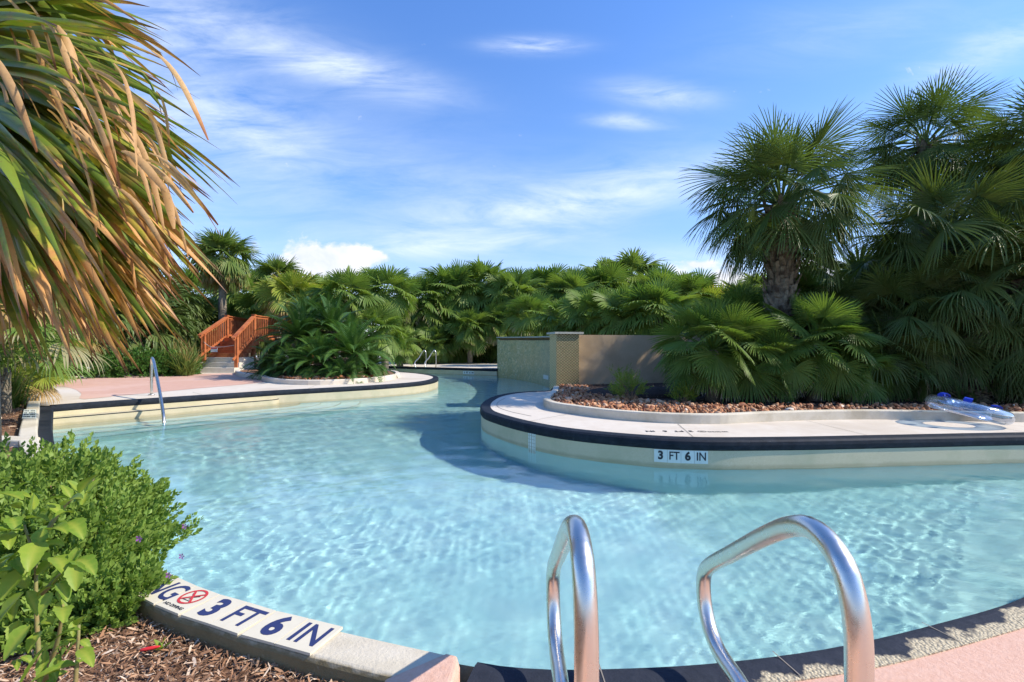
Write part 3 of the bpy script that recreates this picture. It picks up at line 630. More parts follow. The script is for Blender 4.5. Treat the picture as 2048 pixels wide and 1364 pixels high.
# planter bed
inP = offset(SP, .12)
b = MB(); b.poly([[tuple(p) for p in inP]+[(14, 18), (4, 18), (1.7, 13.0), (1.1, 12.4)]], .085); tag(b.build('planter_soil', M['darkmulch']), kind='structure')
def ico(sub):
    import bmesh
    bm = bmesh.new(); bmesh.ops.create_icosphere(bm, subdivisions=sub, radius=1); V = np.array([v.co[:] for v in bm.verts]); Fc = np.array([[v.index for v in f.verts] for f in bm.faces]); bm.free(); return V, Fc
IV, IF = ico(2)
def rocks(n, pts, smin, smax, r, z0):
    mb = MB()
    for i in range(n):
        x, y = pts[i]; s = r.uniform(smin, smax); sc3 = s*np.array([r.uniform(.8, 1.3), r.uniform(.6, 1.0), r.uniform(.45, .75)])
        V = IV.copy(); V *= (1+.16*np.sin(V @ r.normal(0, 2.2, 3)+r.uniform(0, 6))[:, None]+.10*np.sin(V @ r.normal(0, 4, 3))[:, None])
        V = np.sign(V)*np.abs(V)**.85; V *= sc3
        q = r.normal(0, 1, 4); q /= np.linalg.norm(q); w, a, b_, c = q
        Rm = np.array([[1-2*(b_*b_+c*c), 2*(a*b_-c*w), 2*(a*c+b_*w)], [2*(a*b_+c*w), 1-2*(a*a+c*c), 2*(b_*c-a*w)], [2*(a*c-b_*w), 2*(b_*c+a*w), 1-2*(a*a+b_*b_)]])
        Rm2 = Rm*.6+np.eye(3)*.4; V = V @ Rm2.T
        g = r.uniform(0, .94) if r.random() > .02 else 1
        mb.addq(V+np.array([x, y, z0+s*.35+r.uniform(0, .03)]), IF, np.tile([0, g, g, 0], (len(V), 1)))
    return mb
r = np.random.default_rng(11); pts = []
pp = np.array([tuple(p) for p in offset(SP, .16)]+[(14, 8.0), (5.6, 8.15), (3.6, 8.1), (2.6, 8.6), (2.2, 9.6), (1.7, 10.9), (1.9, 12.0), (1.15, 12.1)])
while len(pts) < 2300:
    x, y = r.uniform(.7, 10), r.uniform(6.9, 12.1)
    if x > 3.6 and r.random() < .35: continue
    if inside(np.array([x]), np.array([y]), pp)[0]: pts.append((x, y))
b = rocks(2300, pts, .032, .062, r, .085); tag(b.build('river_rocks', M['rock'], None, True), 'bed of orange brown river rocks inside the curved planter curb', 'rocks', kind='stuff')
pts = [(r.uniform(-8, -4.3), r.uniform(13.9, 15)) for _ in range(400)]; pts = [p for p in pts if inside(np.array([p[0]]), np.array([p[1]]), offset(SBED, .16 if ar > 0 else -.16))[0]]
b = rocks(len(pts), pts, .05, .11, r, .1); tag(b.build('river_rocks', M['rock'], None, True), 'scattered tan rocks at the foot of the cycads', 'rocks', kind='stuff')

# ------------------------------------------------------------------ walls
def mosaic_mat():
    m, nt, b = newmat('mosaic_tile'); uv = N(nt, 'ShaderNodeAttribute', attribute_name='col')
    br = N(nt, 'ShaderNodeTexBrick'); br.offset = 0; br.inputs['Scale'].default_value = 1; br.inputs['Brick Width'].default_value = .05; br.inputs['Row Height'].default_value = .05; br.inputs['Mortar Size'].default_value = .003
    nt.links.new(uv.outputs['Color'], br.inputs['Vector']); br.inputs['Mortar'].default_value = (.30, .30, .20, 1)
    vo = N(nt, 'ShaderNodeTexVoronoi'); vo.inputs['Scale'].default_value = 16; nt.links.new(uv.outputs['Color'], vo.inputs['Vector'])
    s = N(nt, 'ShaderNodeSeparateColor'); nt.links.new(vo.outputs['Color'], s.inputs[0])
    c = ramp(nt, s.outputs[0], [(0, (.28, .33, .17)), (.35, (.44, .45, .24)), (.6, (.55, .51, .26)), (.85, (.68, .57, .28)), (1, (.72, .68, .48))])
    big = noise(nt, uv.outputs['Color'], 1.6, 5, .6)
    c = mixc(nt, ramp(nt, big, [(.42, (0, 0, 0)), (.62, (.5, .5, .5))]), c, (.42, .33, .11))
    sp2 = N(nt, 'ShaderNodeSeparateColor'); nt.links.new(uv.outputs['Color'], sp2.inputs[0])
    c = mixc(nt, math_(nt, 'MULTIPLY', math_(nt, 'MULTIPLY_ADD', sp2.outputs[0], .35, -1.2, clamp=True), .55), c, (.34, .38, .30))
    nt.links.new(c, br.inputs['Color1']); nt.links.new(c, br.inputs['Color2'])
    nt.links.new(br.outputs[0], b.inputs['Base Color']); b.inputs['Roughness'].default_value = .35; return m
M['mosaic'] = mosaic_mat()
def scale_mat():
    m, nt, b = newmat('fish_scale_tile'); v = objvec(nt)
    mp = N(nt, 'ShaderNodeMapping'); mp.vector_type = 'POINT'; mp.inputs['Scale'].default_value = (1, 1, 1.45); nt.links.new(v, mp.inputs[0])
    sp = N(nt, 'ShaderNodeSeparateXYZ'); nt.links.new(mp.outputs[0], sp.inputs[0])
    h = math_(nt, 'ADD', sp.outputs[0], sp.outputs[1])
    u = math_(nt, 'ADD', h, sp.outputs[2]); w = math_(nt, 'SUBTRACT', h, sp.outputs[2])
    fu = math_(nt, 'FRACT', math_(nt, 'MULTIPLY', u, 10)); fw = math_(nt, 'FRACT', math_(nt, 'MULTIPLY', w, 10))
    e = math_(nt, 'MINIMUM', fu, math_(nt, 'SUBTRACT', 1, fw))
    k = math_(nt, 'MULTIPLY_ADD', e, 7, -.5, clamp=True)
    c = mixc(nt, noise(nt, v, 12, 4), (.56, .45, .20), (.76, .63, .34))
    nt.links.new(mixc(nt, k, (.10, .075, .03), c), b.inputs['Base Color']); b.inputs['Roughness'].default_value = .4
    bp = N(nt, 'ShaderNodeBump'); bp.inputs['Strength'].default_value = .8; bp.inputs['Distance'].default_value = .012
    nt.links.new(math_(nt, 'ADD', k, math_(nt, 'MULTIPLY', math_(nt, 'SUBTRACT', fu, fw), .8)), bp.inputs['Height']); nt.links.new(bp.outputs[0], b.inputs['Normal']); return m
M['scale'] = scale_mat()
root = empty('fountain_wall', (.6, 20.4, 0)); tag(root, 'curved green and gold mosaic wall rising out of the pool behind the pillar', 'wall'); bpy.context.view_layer.update()
top = np.interp(np.linspace(0, 1, len(SD)), [0, 1], [1.50, 1.40])
def ribbon(path, d0, d1, z0, z1, name, mat, parent, attr=False):
    mb = MB(); p = np.asarray(path); n = normals2(p); k = len(p); dist = np.concatenate([[0], np.cumsum(np.linalg.norm(np.diff(p, axis=0), axis=1))])
    V = []; C = []
    for i in range(k):
        for (d, z) in ((d0, z0[i]), (d0, z1[i]), (d1, z1[i]), (d1, z0[i])):
            V.append((p[i, 0]+n[i, 0]*d, p[i, 1]+n[i, 1]*d, z)); C.append((dist[i], z, 0, 0))
    Fs = [(i*4+j, i*4+(j+1) % 4, (i+1)*4+(j+1) % 4, (i+1)*4+j) for i in range(k-1) for j in range(4)]; Fs += [(3, 2, 1, 0), tuple((k-1)*4+j for j in range(4))]
    mb.add(V, [tuple(reversed(f)) for f in Fs], C); o = mb.build(name, mat); return local(o, parent)
z_ = np.zeros(len(SD))
ribbon(SD, -.01, .35, z_+FZ, top-.16, 'mosaic_face', M['mosaic'], root)
ribbon(SD, .16, .35, top-.159, top-.05, 'spill_recess', M['recess_brown'], root)
ribbon(SD, -.06, .40, top-.049, top, 'wall_cap', M['stonecap'], root)
pa = SD[0]; b = MB(); b.box((pa[0]+.02, pa[1]+.2, (top[0]-.16)/2+.0), (.06, .42, top[0]-.06)); # left end cheek
o = b.build('wall_end', M['mosaic']); local(o, root)
root = empty('tiled_pillar', (1.35, 12.5, 0)); tag(root, 'square pillar of gold fish scale tiles between the mosaic and tan walls', 'pillar'); bpy.context.view_layer.update()
b = MB(); b.box((1.35, 12.54, .38), (.60, .60, 2.04), R(12)); local(b.build('pillar_shaft', M['scale']), root)
b = MB(); b.box((1.37, 12.56, 1.425), (.76, .76, .05), R(12)); local(b.build('pillar_cap', M['stonecap']), root)
b = MB(); wa, wb = np.array([1.69, 12.60]), np.array([9.5, 14.6]); t = (wb-wa)/np.linalg.norm(wb-wa); n = np.array([-t[1], t[0]])*.22
b.slab([wa, wb, wb+n, wa+n], -.1, 1.385); tag(b.build('garden_wall', M['walltan']), 'plain tan stucco wall running right from the tiled pillar', 'wall')

# depth markers on the pool walls
def marker(px0, pxs, zc, path, name, label, tiles, h=.15, cat='sign', group='depth markers set in the pool walls'):
    root = empty(name, (0, 0, 0)); return root
def wall_point(path, px):
    sgn = (path[:, 0]/path[:, 1]*F+1024); i = np.argmin(np.abs(sgn-px)); return path[i], i
i0 = np.argmin(np.abs(SE[:, 0]/SE[:, 1]*F+1024-1308)+(SE[:, 1] > 6.5)*1e4)
root = empty('depth_marker', (SE[i0][0], SE[i0][1], -.2)); tag(root, 'white tiles reading 3 FT 6 IN on the island wall under the dark coping', 'sign', 'depth markers around the pool'); bpy.context.view_layer.update()
dist = np.concatenate([[0], np.cumsum(np.linalg.norm(np.diff(SE[i0:], axis=0), axis=1))])
def pe_(u): return np.array([np.interp(u, dist, SE[i0:, 0]), np.interp(u, dist, SE[i0:, 1])])
for i, s_ in enumerate(['3', 'FT', '6', 'IN']):
    a, c = pe_(i*.153), pe_((i+1)*.153-.003); ex = (c-a)/np.linalg.norm(c-a); nn = np.array([ex[1], -ex[0]])
    mid = (a+c)/2+nn*.004; b = MB(); b.box((0, 0, 0), (np.linalg.norm(c-a), .150, .010)); t = b.build('marker_tile', M['tilewhite'])
    set_basis(t, (mid[0], mid[1], -.200), (ex[0], ex[1], 0), (0, 0, 1), (nn[0], nn[1], 0)); bpy.context.view_layer.update(); local(t, root); bpy.context.view_layer.update()
    big = s_ in '36'; q = text_mesh('lettering', s_, .135, M['black'], .006 if big else .002)
    o_ = mid+nn*.007; set_basis(q, (o_[0], o_[1], -.195), (ex[0], ex[1], 0), (0, 0, 1), (nn[0], nn[1], 0), (.95 if big else .85, 1, 1)); bpy.context.view_layer.update(); q.parent = t; q.matrix_parent_inverse = t.matrix_world.inverted()
# white grid tile strip on the island nose
i1 = np.argmin(np.abs(SE[:, 0]/SE[:, 1]*F+1024-1061)+(SE[:, 1] > 7.4)*1e4); a, c = SE[i1-1], SE[i1+1]; ex = (c-a)/np.linalg.norm(c-a); nn = np.array([ex[1], -ex[0]])
root = empty('tile_strip', (SE[i1][0], SE[i1][1], -.3)); tag(root, 'narrow white grid tile strip down the island wall left of the depth marker', 'tile strip'); bpy.context.view_layer.update()
b = MB(); b.box((0, 0, 0), (.15, .46, .008)); t = b.build('tile_panel', M['tilewhite']); mid = SE[i1]+nn*.003
set_basis(t, (mid[0], mid[1], -.35), (ex[0], ex[1], 0), (0, 0, 1), (nn[0], nn[1], 0)); bpy.context.view_layer.update(); local(t, root); bpy.context.view_layer.update()
b = MB()
for x in (-.05, 0, .05): b.box((x, 0, .005), (.006 if x else .012, .46, .004))
for y in np.arange(-.2, .24, .05): b.box((0, y, .0055), (.15, .005, .004))
q = b.build('grout_lines', M['grout']); set_basis(q, (mid[0], mid[1], -.35), (ex[0], ex[1], 0), (0, 0, 1), (nn[0], nn[1], 0)); bpy.context.view_layer.update(); local(q, root)
# far wall marker
i2 = np.argmin(np.abs(SC[:, 0]/SC[:, 1]*F+1024-932)); root = empty('depth_marker', (SC[i2][0], SC[i2][1], -.2)); tag(root, 'tiny white depth marker tiles on the far pool wall', 'sign', 'depth markers around the pool'); bpy.context.view_layer.update()
a, c = SC[i2-1], SC[i2+1]; ex = (c-a)/np.linalg.norm(c-a); nn = np.array([ex[1], -ex[0]])
for k in range(4):
    mid = SC[i2]+ex*(k-1.5)*.156+nn*.006; b = MB(); b.box((0, 0, 0), (.15, .15, .012)); t = b.build('marker_tile', M['tilewhite']); set_basis(t, (mid[0], mid[1], -.21), (ex[0], ex[1], 0), (0, 0, 1), (nn[0], nn[1], 0)); bpy.context.view_layer.update(); local(t, root)
    bpy.context.view_layer.update(); q = text_mesh('lettering', ['3', 'FT', '6', 'IN'][k], .12, M['black'], .003); mid = mid+nn*.008
    set_basis(q, (mid[0], mid[1], -.21), (ex[0], ex[1], 0), (0, 0, 1), (nn[0], nn[1], 0), (.9, 1, 1)); bpy.context.view_layer.update(); q.parent = t; q.matrix_parent_inverse = t.matrix_world.inverted()
# marker on the mosaic wall
i3 = np.argmin(np.abs(SD[:, 0]/SD[:, 1]*F+1024-1094)+(SD[:, 1] < 16.5)*1e4); a, c = SD[i3-1], SD[i3+1]; ex = (c-a)/np.linalg.norm(c-a); nn = np.array([ex[1], -ex[0]])
root = empty('depth_marker', (SD[i3][0], SD[i3][1], -.1)); tag(root, 'pale depth marker tiles low on the mosaic wall beside the pillar', 'sign', 'depth markers around the pool'); bpy.context.view_layer.update()
for k in range(4):
    mid = SD[i3]+ex*(k-1.5)*.156+nn*.017; b = MB(); b.box((0, 0, 0), (.15, .15, .012)); t = b.build('marker_tile', M['tilewhite']); set_basis(t, (mid[0], mid[1], -.08), (ex[0], ex[1], 0), (0, 0, 1), (nn[0], nn[1], 0)); bpy.context.view_layer.update(); local(t, root)
# lettering on the island deck, read from the water (upside down from here)
root = empty('deck_lettering', (2.4, 6.2, .003)); tag(root, 'upside down dark depth lettering stencilled on the pale island deck', 'lettering'); bpy.context.view_layer.update()
ld = [('IN', 1300), ('6', 1330), ('FT', 1357), ('3', 1381)]
for s_, px in ld:
    Y = 6.27; q = text_mesh('lettering', s_, .15, M['black'], .004 if s_ in '36' else .0015); set_basis(q, (X_at(px, Y), Y, .004), (-1, -.02, 0), (.02, -1, 0), (0, 0, 1), (.8, .8, 1)); bpy.context.view_layer.update(); local(q, root)
Y = 6.25; q = text_mesh('lettering', 'NO DIVING', .11, M['black'], .001); set_basis(q, (X_at(1434, Y), Y-.02, .004), (-1, -.02, 0), (.02, -1, 0), (0, 0, 1), (.45, .7, 1)); bpy.context.view_layer.update(); local(q, root)
r_, k_ = MB(), MB(); sign_symbol(r_, k_, .055)
q = r_.build('warning_ring', M['black']); set_basis(q, (X_at(1404, 6.25), 6.25, .003), (-1, 0, 0), (0, -1, 0), (0, 0, 1)); bpy.context.view_layer.update(); local(q, root)

# ------------------------------------------------------------------ grab rails
rp = [(.935, 0), (.94, .2), (.94, .465), (.9446, .566), (.963, .632), (.99, .675), (1.043, .703), (1.10, .706), (1.168, .682), (1.272, .622), (1.494, .474), (1.64, .375), (1.693, .325), (1.705, .275), (1.69, .205), (1.648, .152), (1.588, .125), (1.52, .118), (1.44, .118), (1.36, .105), (1.32, .06), (1.31, 0)]
rps = smooth([(y, z) for y, z in rp], .02)
def grab(name, x, label, group):
    root = empty(name, (x, 1.1, 0)); tag(root, label, 'grab rail', group)
    mb = MB(); mb.tube([(0, y-1.1, z) for y, z in rps], .0245, 20); mb.build('rail_tube', M['steel'], root, True)
    for y in (.935, 1.31):
        mb = MB(); mb.tube([(0, y-1.1, .001), (0, y-1.1, .012), (0, y-1.1, .02)], [.055, .053, .03], 20); mb.build('base_collar', M['steel'], root, True)
    return root
grab('pool_rail', .145, 'left near steel grab rail, seen almost edge on', 'near steel grab rails')
grab('pool_rail', .675, 'right near steel grab rail, bending left over the water', 'near steel grab rails')
def far_grab(px, label):
    Yb = 24.3; root = empty('pool_rail', (X_at(px, Yb), Yb, 0)); tag(root, label, 'grab rail', 'small far grab rails'); mb = MB()
    pth = smooth([(0, 0, 0), (.0, 0, .5), (-.02, 0, .78), (-.1, 0, .86), (-.2, 0, .74), (-.36, -.1, .45), (-.5, -.2, .3), (-.52, -.25, .18), (-.45, -.3, .0)], .06)
    mb.tube(pth, .028, 8); mb.build('rail_tube', M['steel'], root, True)
far_grab(852, 'left one of two small steel rails on the far pool edge'); far_grab(872, 'right one of two small steel rails on the far pool edge')
root = empty('stair_handrail', (-8.05, 10.8, 0)); tag(root, 'slim steel handrail sloping down into the pool steps below the dry frond', 'handrail'); bpy.context.view_layer.update()
mb = MB(); mb.tube(smooth([(-8.05, 10.8, 0), (-8.05, 10.8, .55), (-8.03, 10.78, .75), (-7.93, 10.66, .83), (-7.8, 10.52, .78), (-7.3, 9.95, .42), (-6.75, 9.32, -.02), (-6.52, 9.05, -.24), (-6.46, 8.98, -.40)], .08), .029, 14); local(mb.build('rail_tube', M['steel'], None, True), root)
mb = MB(); mb.tube([(-8.05, 10.8, .002), (-8.05, 10.8, .02)], .06, 14); local(mb.build('base_collar', M['steel'], None, True), root)

# ------------------------------------------------------------------ orange boardwalk stairs
root = empty('garden_steps', (-12.2, 19.8, 0)); tag(root, 'three pale concrete steps leading to the orange wooden stairs', 'steps'); bpy.context.view_layer.update()
for i in range(3):
    b = MB(); y0 = 19.5+.36*i; b.slab([(-13.2+.2*i, y0+.02*i), (-11.15, y0-.1), (-11.2, 21.0), (-13.0, 21.2)], -.02 if i == 0 else .2*i, .2*(i+1)); local(b.build('step', M['concrete']), root)
root = empty('wooden_staircase', (-12.2, 21, 0)); tag(root, 'orange stained wooden stairs and boardwalk with picket railings behind the cycads', 'stairs'); bpy.context.view_layer.update()
LT = [(-13.0, 20.35), (-13.15, 22.3)]; RT = [(-11.25, 19.75), (-11.37, 21.3)]
for i in range(5):
    z = .6+.17*(i+1); y = 20.55+.32*i; b = MB(); b.slab([(-13.05, y+.1), (-11.3, y-.25), (-11.3, y+.1), (-13.05, y+.45)], z-.17, z); local(b.build('step', M['wood']), root)
b = MB(); b.slab([(-13.15, 22.2), (-11.3, 21.6), (-11.5, 29), (-14.3, 29)], 1.33, 1.45); local(b.build('walkway', M['wood']), root)
def railing(p0, p1, zb0, zb1, h, n, posts=True):
    p0, p1 = np.array(p0), np.array(p1)
    b = MB(); b.bar((*p0, zb0+h), (*p1, zb1+h), .15, .045); b.bar((*p0, zb0+h-.07), (*p1, zb1+h-.07), .05, .1); local(b.build('top_rail', M['wood']), root)
    b = MB(); b.bar((*p0, zb0+.12), (*p1, zb1+.12), .05, .09); local(b.build('bottom_rail', M['wood']), root)
    for i in range(1, n):
        t = i/n; p = p0*(1-t)+p1*t; zb = zb0*(1-t)+zb1*t; b = MB(); b.bar((*p, zb+.08), (*p, zb+h-.03), .038); local(b.build('baluster', M['wood']), root)
def post(p, z0, z1):
    b = MB(); b.bar((*p, z0), (*p, z1), .12); b.bar((*p, z1), (*p, z1+.03), .15); local(b.build('post', M['wood']), root)
e = .25
railing((-13.0, 20.1), (-13.15, 22.3), .52, 1.42, 1.0, 14); railing((-11.25, 19.5), (-11.37, 21.3), .40, 1.40, 1.0, 12)
railing((-13.15, 22.3), (-13.85, 25.8), 1.45, 1.45, 1.0, 20); railing((-11.37, 21.3), (-11.55, 25.2), 1.42, 1.45, 1.0, 22)
railing((-13.85, 25.8), (-14.2, 29), 1.45, 1.45, 1.0, 12); railing((-11.55, 25.2), (-11.7, 29), 1.45, 1.45, 1.0, 12)
post((-13.02, 20.45), .4, 1.55); post((-13.15, 22.3), .2, 2.47); post((-11.27, 19.78), -.02, 1.46); post((-11.37, 21.3), .2, 2.44); post((-13.85, 25.8), 0, 2.47); post((-11.55, 25.2), 0, 2.47)
for p in ((-12.9, 23.5), (-11.6, 23.5), (-13.9, 28.5), (-11.8, 28.5)): post(p, -.03, 1.33)
root = empty('warning_sign', (-12.3, 20.0, 1.0)); tag(root, 'small white sign with red heading hanging on a chain across the orange stairs', 'sign'); bpy.context.view_layer.update()
b = MB(); b.box((-12.32, 20.0, .93), (.28, .012, .2)); local(b.build('sign_board', M['signwhite']), root)
b = MB(); b.box((-12.32, 19.99, .995), (.27, .01, .055)); local(b.build('sign_heading', M['red']), root)
b = MB(); b.tube([(-13.0, 20.4, 1.25), (-12.7, 20.2, 1.1), (-12.45, 20.02, 1.03), (-12.2, 20.0, 1.03), (-11.8, 19.9, 1.05), (-11.3, 19.8, 1.12)], .012, 5); tag(b.build('chain', M['chain']), 'thin chain strung across the bottom of the orange stairs', 'chain')

# ------------------------------------------------------------------ inflatable ring
def vinyl(name, tintc, gl=.25):
    m, nt, p = newmat(name); nt.nodes.remove(p); tr = N(nt, 'ShaderNodeBsdfTransparent'); tr.inputs[0].default_value = (*tintc, 1)
    g = N(nt, 'ShaderNodeBsdfGlossy'); g.inputs['Roughness'].default_value = .08; g.inputs[0].default_value = (.9, .93, 1, 1)
    lw = N(nt, 'ShaderNodeLayerWeight'); lw.inputs[0].default_value = gl; mx = N(nt, 'ShaderNodeMixShader')
    bp = N(nt, 'ShaderNodeBump'); bp.inputs['Strength'].default_value = .2; bp.inputs['Distance'].default_value = .02; nt.links.new(noise(nt, objvec(nt), 9, 3), bp.inputs['Height']); nt.links.new(bp.outputs[0], g.inputs['Normal'])
    nt.links.new(math_(nt, 'MULTIPLY_ADD', lw.outputs['Facing'], .7, .08, clamp=True), mx.inputs[0]); nt.links.new(tr.outputs[0], mx.inputs[1]); nt.links.new(g.outputs[0], mx.inputs[2])
    nt.links.new(mx.outputs[0], nt.nodes['Material Output'].inputs['Surface']); return m
M['vinyl'] = vinyl('clear_vinyl', (.74, .84, .95), .4); M['bluevinyl'] = plain('blue_vinyl', (.02, .05, .45), .3)
root = empty('swim_ring', (X_at(1936, 6.78), 6.78, .22)); tag(root, 'clear inflatable swim ring with blue handles leaning on the planter curb', 'swim ring')
k1, k2, RR, rr = 56, 20, .43, .135; V = []; Fs = []
for i in range(k1):
    a = 2*math.pi*i/k1
    for j in range(k2):
        t = 2*math.pi*j/k2; rj = rr*(1+.025*math.sin(14*a)*math.cos(t))
        V.append(((RR+rj*math.cos(t))*math.cos(a), (RR+rj*math.cos(t))*math.sin(a), rj*.9*math.sin(t)))
Fs = [(i*k2+j, ((i+1) % k1)*k2+j, ((i+1) % k1)*k2+(j+1) % k2, i*k2+(j+1) % k2) for i in range(k1) for j in range(k2)]
mb = MB(); mb.add(V, Fs); mb.build('ring_tube', M['vinyl'], root, True)
for a in (R(95), R(170), R(-10), R(215), R(45)):
    c, s_ = math.cos(a), math.sin(a); mb = MB(); pth = [((RR+d)*c, (RR+d)*s_, z) for d, z in ((-.07, .10), (-.05, .145), (.0, .165), (.05, .145), (.07, .10))]
    V = []; 
    for (x, y, z) in pth: V += [(x-s_*.05, y+c*.05, z), (x+s_*.05, y-c*.05, z), (x+s_*.05, y-c*.05, z+.012), (x-s_*.05, y+c*.05, z+.012)]
    Fs = [(i*4+j, i*4+(j+1) % 4, i*4+4+(j+1) % 4, i*4+4+j) for i in range(4) for j in range(4)]+[(3, 2, 1, 0), (16, 17, 18, 19)]
    mb.add(V, Fs); mb.build('handle', M['bluevinyl'], root)
root.rotation_euler = (R(6), R(13), R(8)); root.scale = (.84, .84, .84)
#PLANTS
# ------------------------------------------------------------------ plants
DOWN = np.array([0, 0, -1.])
def unit(v): return v/np.maximum(np.linalg.norm(v, axis=-1, keepdims=True), 1e-9)
RS = np.array([.02, .22, .42, .58, .70, .80, .90, 1.0])
def fan_leaf(mb, H, d, s, Rl, r, nseg=34, span=2.2, fold=.25, droop=.5, join=.42, rs=RS, dry=0.0, wtip=.004, width=1.0, leafrnd=None):
    n = unit(np.cross(d, s)); th = np.linspace(-span, span, nseg)+r.normal(0, .02, nseg)
    L = Rl*(.80+.20*np.cos(th*.75))*r.uniform(.9, 1.04, nseg)
    D = np.cos(th)[:, None]*d+np.sin(th)[:, None]*s-(fold*np.abs(np.sin(th)))[:, None]*n; D = unit(D)
    SD_ = unit(np.cross(n, D)); NN = unit(np.cross(D, SD_)); dth = 2*span/nseg
    pos = H+D*(L*rs[0])[:, None]; V = []; C = []; cur = D.copy(); gr = r.uniform(.6, 1.4, nseg)*droop; sg = r.uniform(0, 1, nseg); lr = r.uniform(0, 1) if leafrnd is None else leafrnd
    for j, q in enumerate(rs):
        if j > 0:
            g = np.clip((q-join*.8)/(1-join*.8), 0, 1)**1.3*gr; cur = unit(D*(1-np.minimum(g, .85))[:, None]+DOWN*g[:, None]+SD_*(g*(sg-.5)*.3)[:, None])
            pos = pos+cur*(L*(q-rs[j-1]))[:, None]
        wj = L*q*math.tan(dth/2)*1.02*width if q <= join else L*join*math.tan(dth/2)*width*1.05*((1-(q-join)/(1-join))**.75) + (wtip if q < 1 else 0)
        w = wj[:, None]; V.append(np.stack([pos+SD_*w, pos-NN*w*.55, pos-SD_*w], 1)); C.append(np.stack([np.full((nseg, 3), q), np.full((nseg, 3), lr), np.repeat(sg[:, None], 3, 1), np.full((nseg, 3), dry)], 2))
    V = np.stack(V, 1); C = np.stack(C, 1); m = len(rs); idx = np.arange(nseg*m*3).reshape(nseg, m, 3)
    Q = np.concatenate([np.stack([idx[:, :-1, k], idx[:, :-1, k+1], idx[:, 1:, k+1], idx[:, 1:, k]], -1).reshape(-1, 4) for k in (0, 1)])
    mb.addq(V.reshape(-1, 3), Q, C.reshape(-1, 4))
def petiole(mb, a, b_, w, lr, r, sag=.06):
    ts = np.linspace(0, 1, 5)[:, None]; p = a*(1-ts)+b_*ts; p[:, 2] += sag*np.sin(ts[:, 0]*math.pi)*np.linalg.norm(b_-a); t = unit(b_-a)
    s = unit(np.cross(t, np.array([0, 0, 1.]) if abs(t[2]) < .95 else np.array([1., 0, 0]))); u = np.cross(s, t)
    for ax in (s, u):
        V = np.stack([p+ax*w, p-ax*w], 1).reshape(-1, 3); idx = np.arange(10).reshape(5, 2)
        mb.addq(V, np.stack([idx[:-1, 0], idx[:-1, 1], idx[1:, 1], idx[1:, 0]], -1), np.tile([.25, lr, .6, -.1], (10, 1)))
def crown(r, nleaf, Rl, Lp, el_hi=82, el_lo=-45, nseg=32, droop=.5, fold=.25, span=2.1, join=.42, blade_sag=22, rs=RS, dry_low=.35, width=1.0, el_pow=.85, face=None, wtip=.004, tws=.3):
    mb = MB()
    for i in range(nleaf):
        q = (i+.5)/nleaf; el = R(el_hi+(el_lo-el_hi)*q**el_pow+r.normal(0, 5)); az = i*2.39996+r.normal(0, .15)
        if face is not None: az = face[0]+(az % 6.283-3.1416)*face[1]
        d0 = np.array([math.cos(el)*math.cos(az), math.cos(el)*math.sin(az), math.sin(el)]); lp = Lp*r.uniform(.8, 1.15)*(1 if el < 1 else .8)
        H = d0*lp; e2 = el-R(blade_sag)*r.uniform(.6, 1.4)*(1.15-1.0*max(0, math.sin(el))); tw = r.normal(0, tws)
        d = np.array([math.cos(e2)*math.cos(az), math.cos(e2)*math.sin(az), math.sin(e2)]); s = np.array([-math.sin(az), math.cos(az), 0]); up = np.cross(d, s)
        s = unit(s*math.cos(tw)+up*math.sin(tw)); lr = r.uniform(0, 1)
        petiole(mb, d0*.05, H, .011*Rl+.006, lr, r)
        fan_leaf(mb, H, d, s, Rl*r.uniform(.85, 1.1)*(.85 if el > 1.1 else 1), r, nseg, span*r.uniform(.85, 1.05), fold, droop*r.uniform(.7, 1.4)*(1.15-.8*max(0, math.sin(el))), join, rs, dry=dry_low*max(0, q-.55)/.45*r.uniform(0, 1.3), width=width, leafrnd=lr, wtip=wtip)
    return mb
RL = np.array([.03, .35, .62, .85, 1.0])
def trunk_mb(r, h, r0, r1, boots=True, lean=(0, 0), nb=0, k=14):
    mb = MB(); zz = np.linspace(0, h, max(8, int(h/.15))); rr_ = r0+(r1-r0)*(zz/h)+.012*np.sin(zz*23); mb.tube([(lean[0]*z/h, lean[1]*z/h, z) for z in zz], rr_, k)
    if boots:
        rows = int(h/.135)
        for i in range(rows):
            z = h*(i+.3)/rows; rad = r0+(r1-r0)*z/h
            for j in range(7):
                a = 2*math.pi*(j+.5*(i % 2))/7+r.normal(0, .07); c, s = math.cos(a), math.sin(a); cx, cy_ = lean[0]*z/h, lean[1]*z/h; L = r.uniform(.16, .27); w = r.uniform(.05, .075); o = rad-.015; tip = rad+r.uniform(.05, .11); sk = r.uniform(-.05, .05)
                A = np.array([(cx+c*o-s*w, cy_+s*o+c*w, z-.05), (cx+c*o+s*w, cy_+s*o-c*w, z-.05), (cx+c*(o+.055), cy_+s*(o+.055), z-.02),
                              (cx+c*tip-s*(w*.45+sk), cy_+s*tip+c*(w*.45+sk), z+L), (cx+c*tip+s*(w*.45-sk), cy_+s*tip-c*(w*.45-sk), z+L*r.uniform(.8, 1.05)), (cx+c*(tip+.02), cy_+s*(tip+.02), z+L*.9)])
                mb.add(A, [(0, 2, 5, 3), (2, 1, 4, 5), (0, 3, 4, 1), (3, 5, 4)])
    return mb
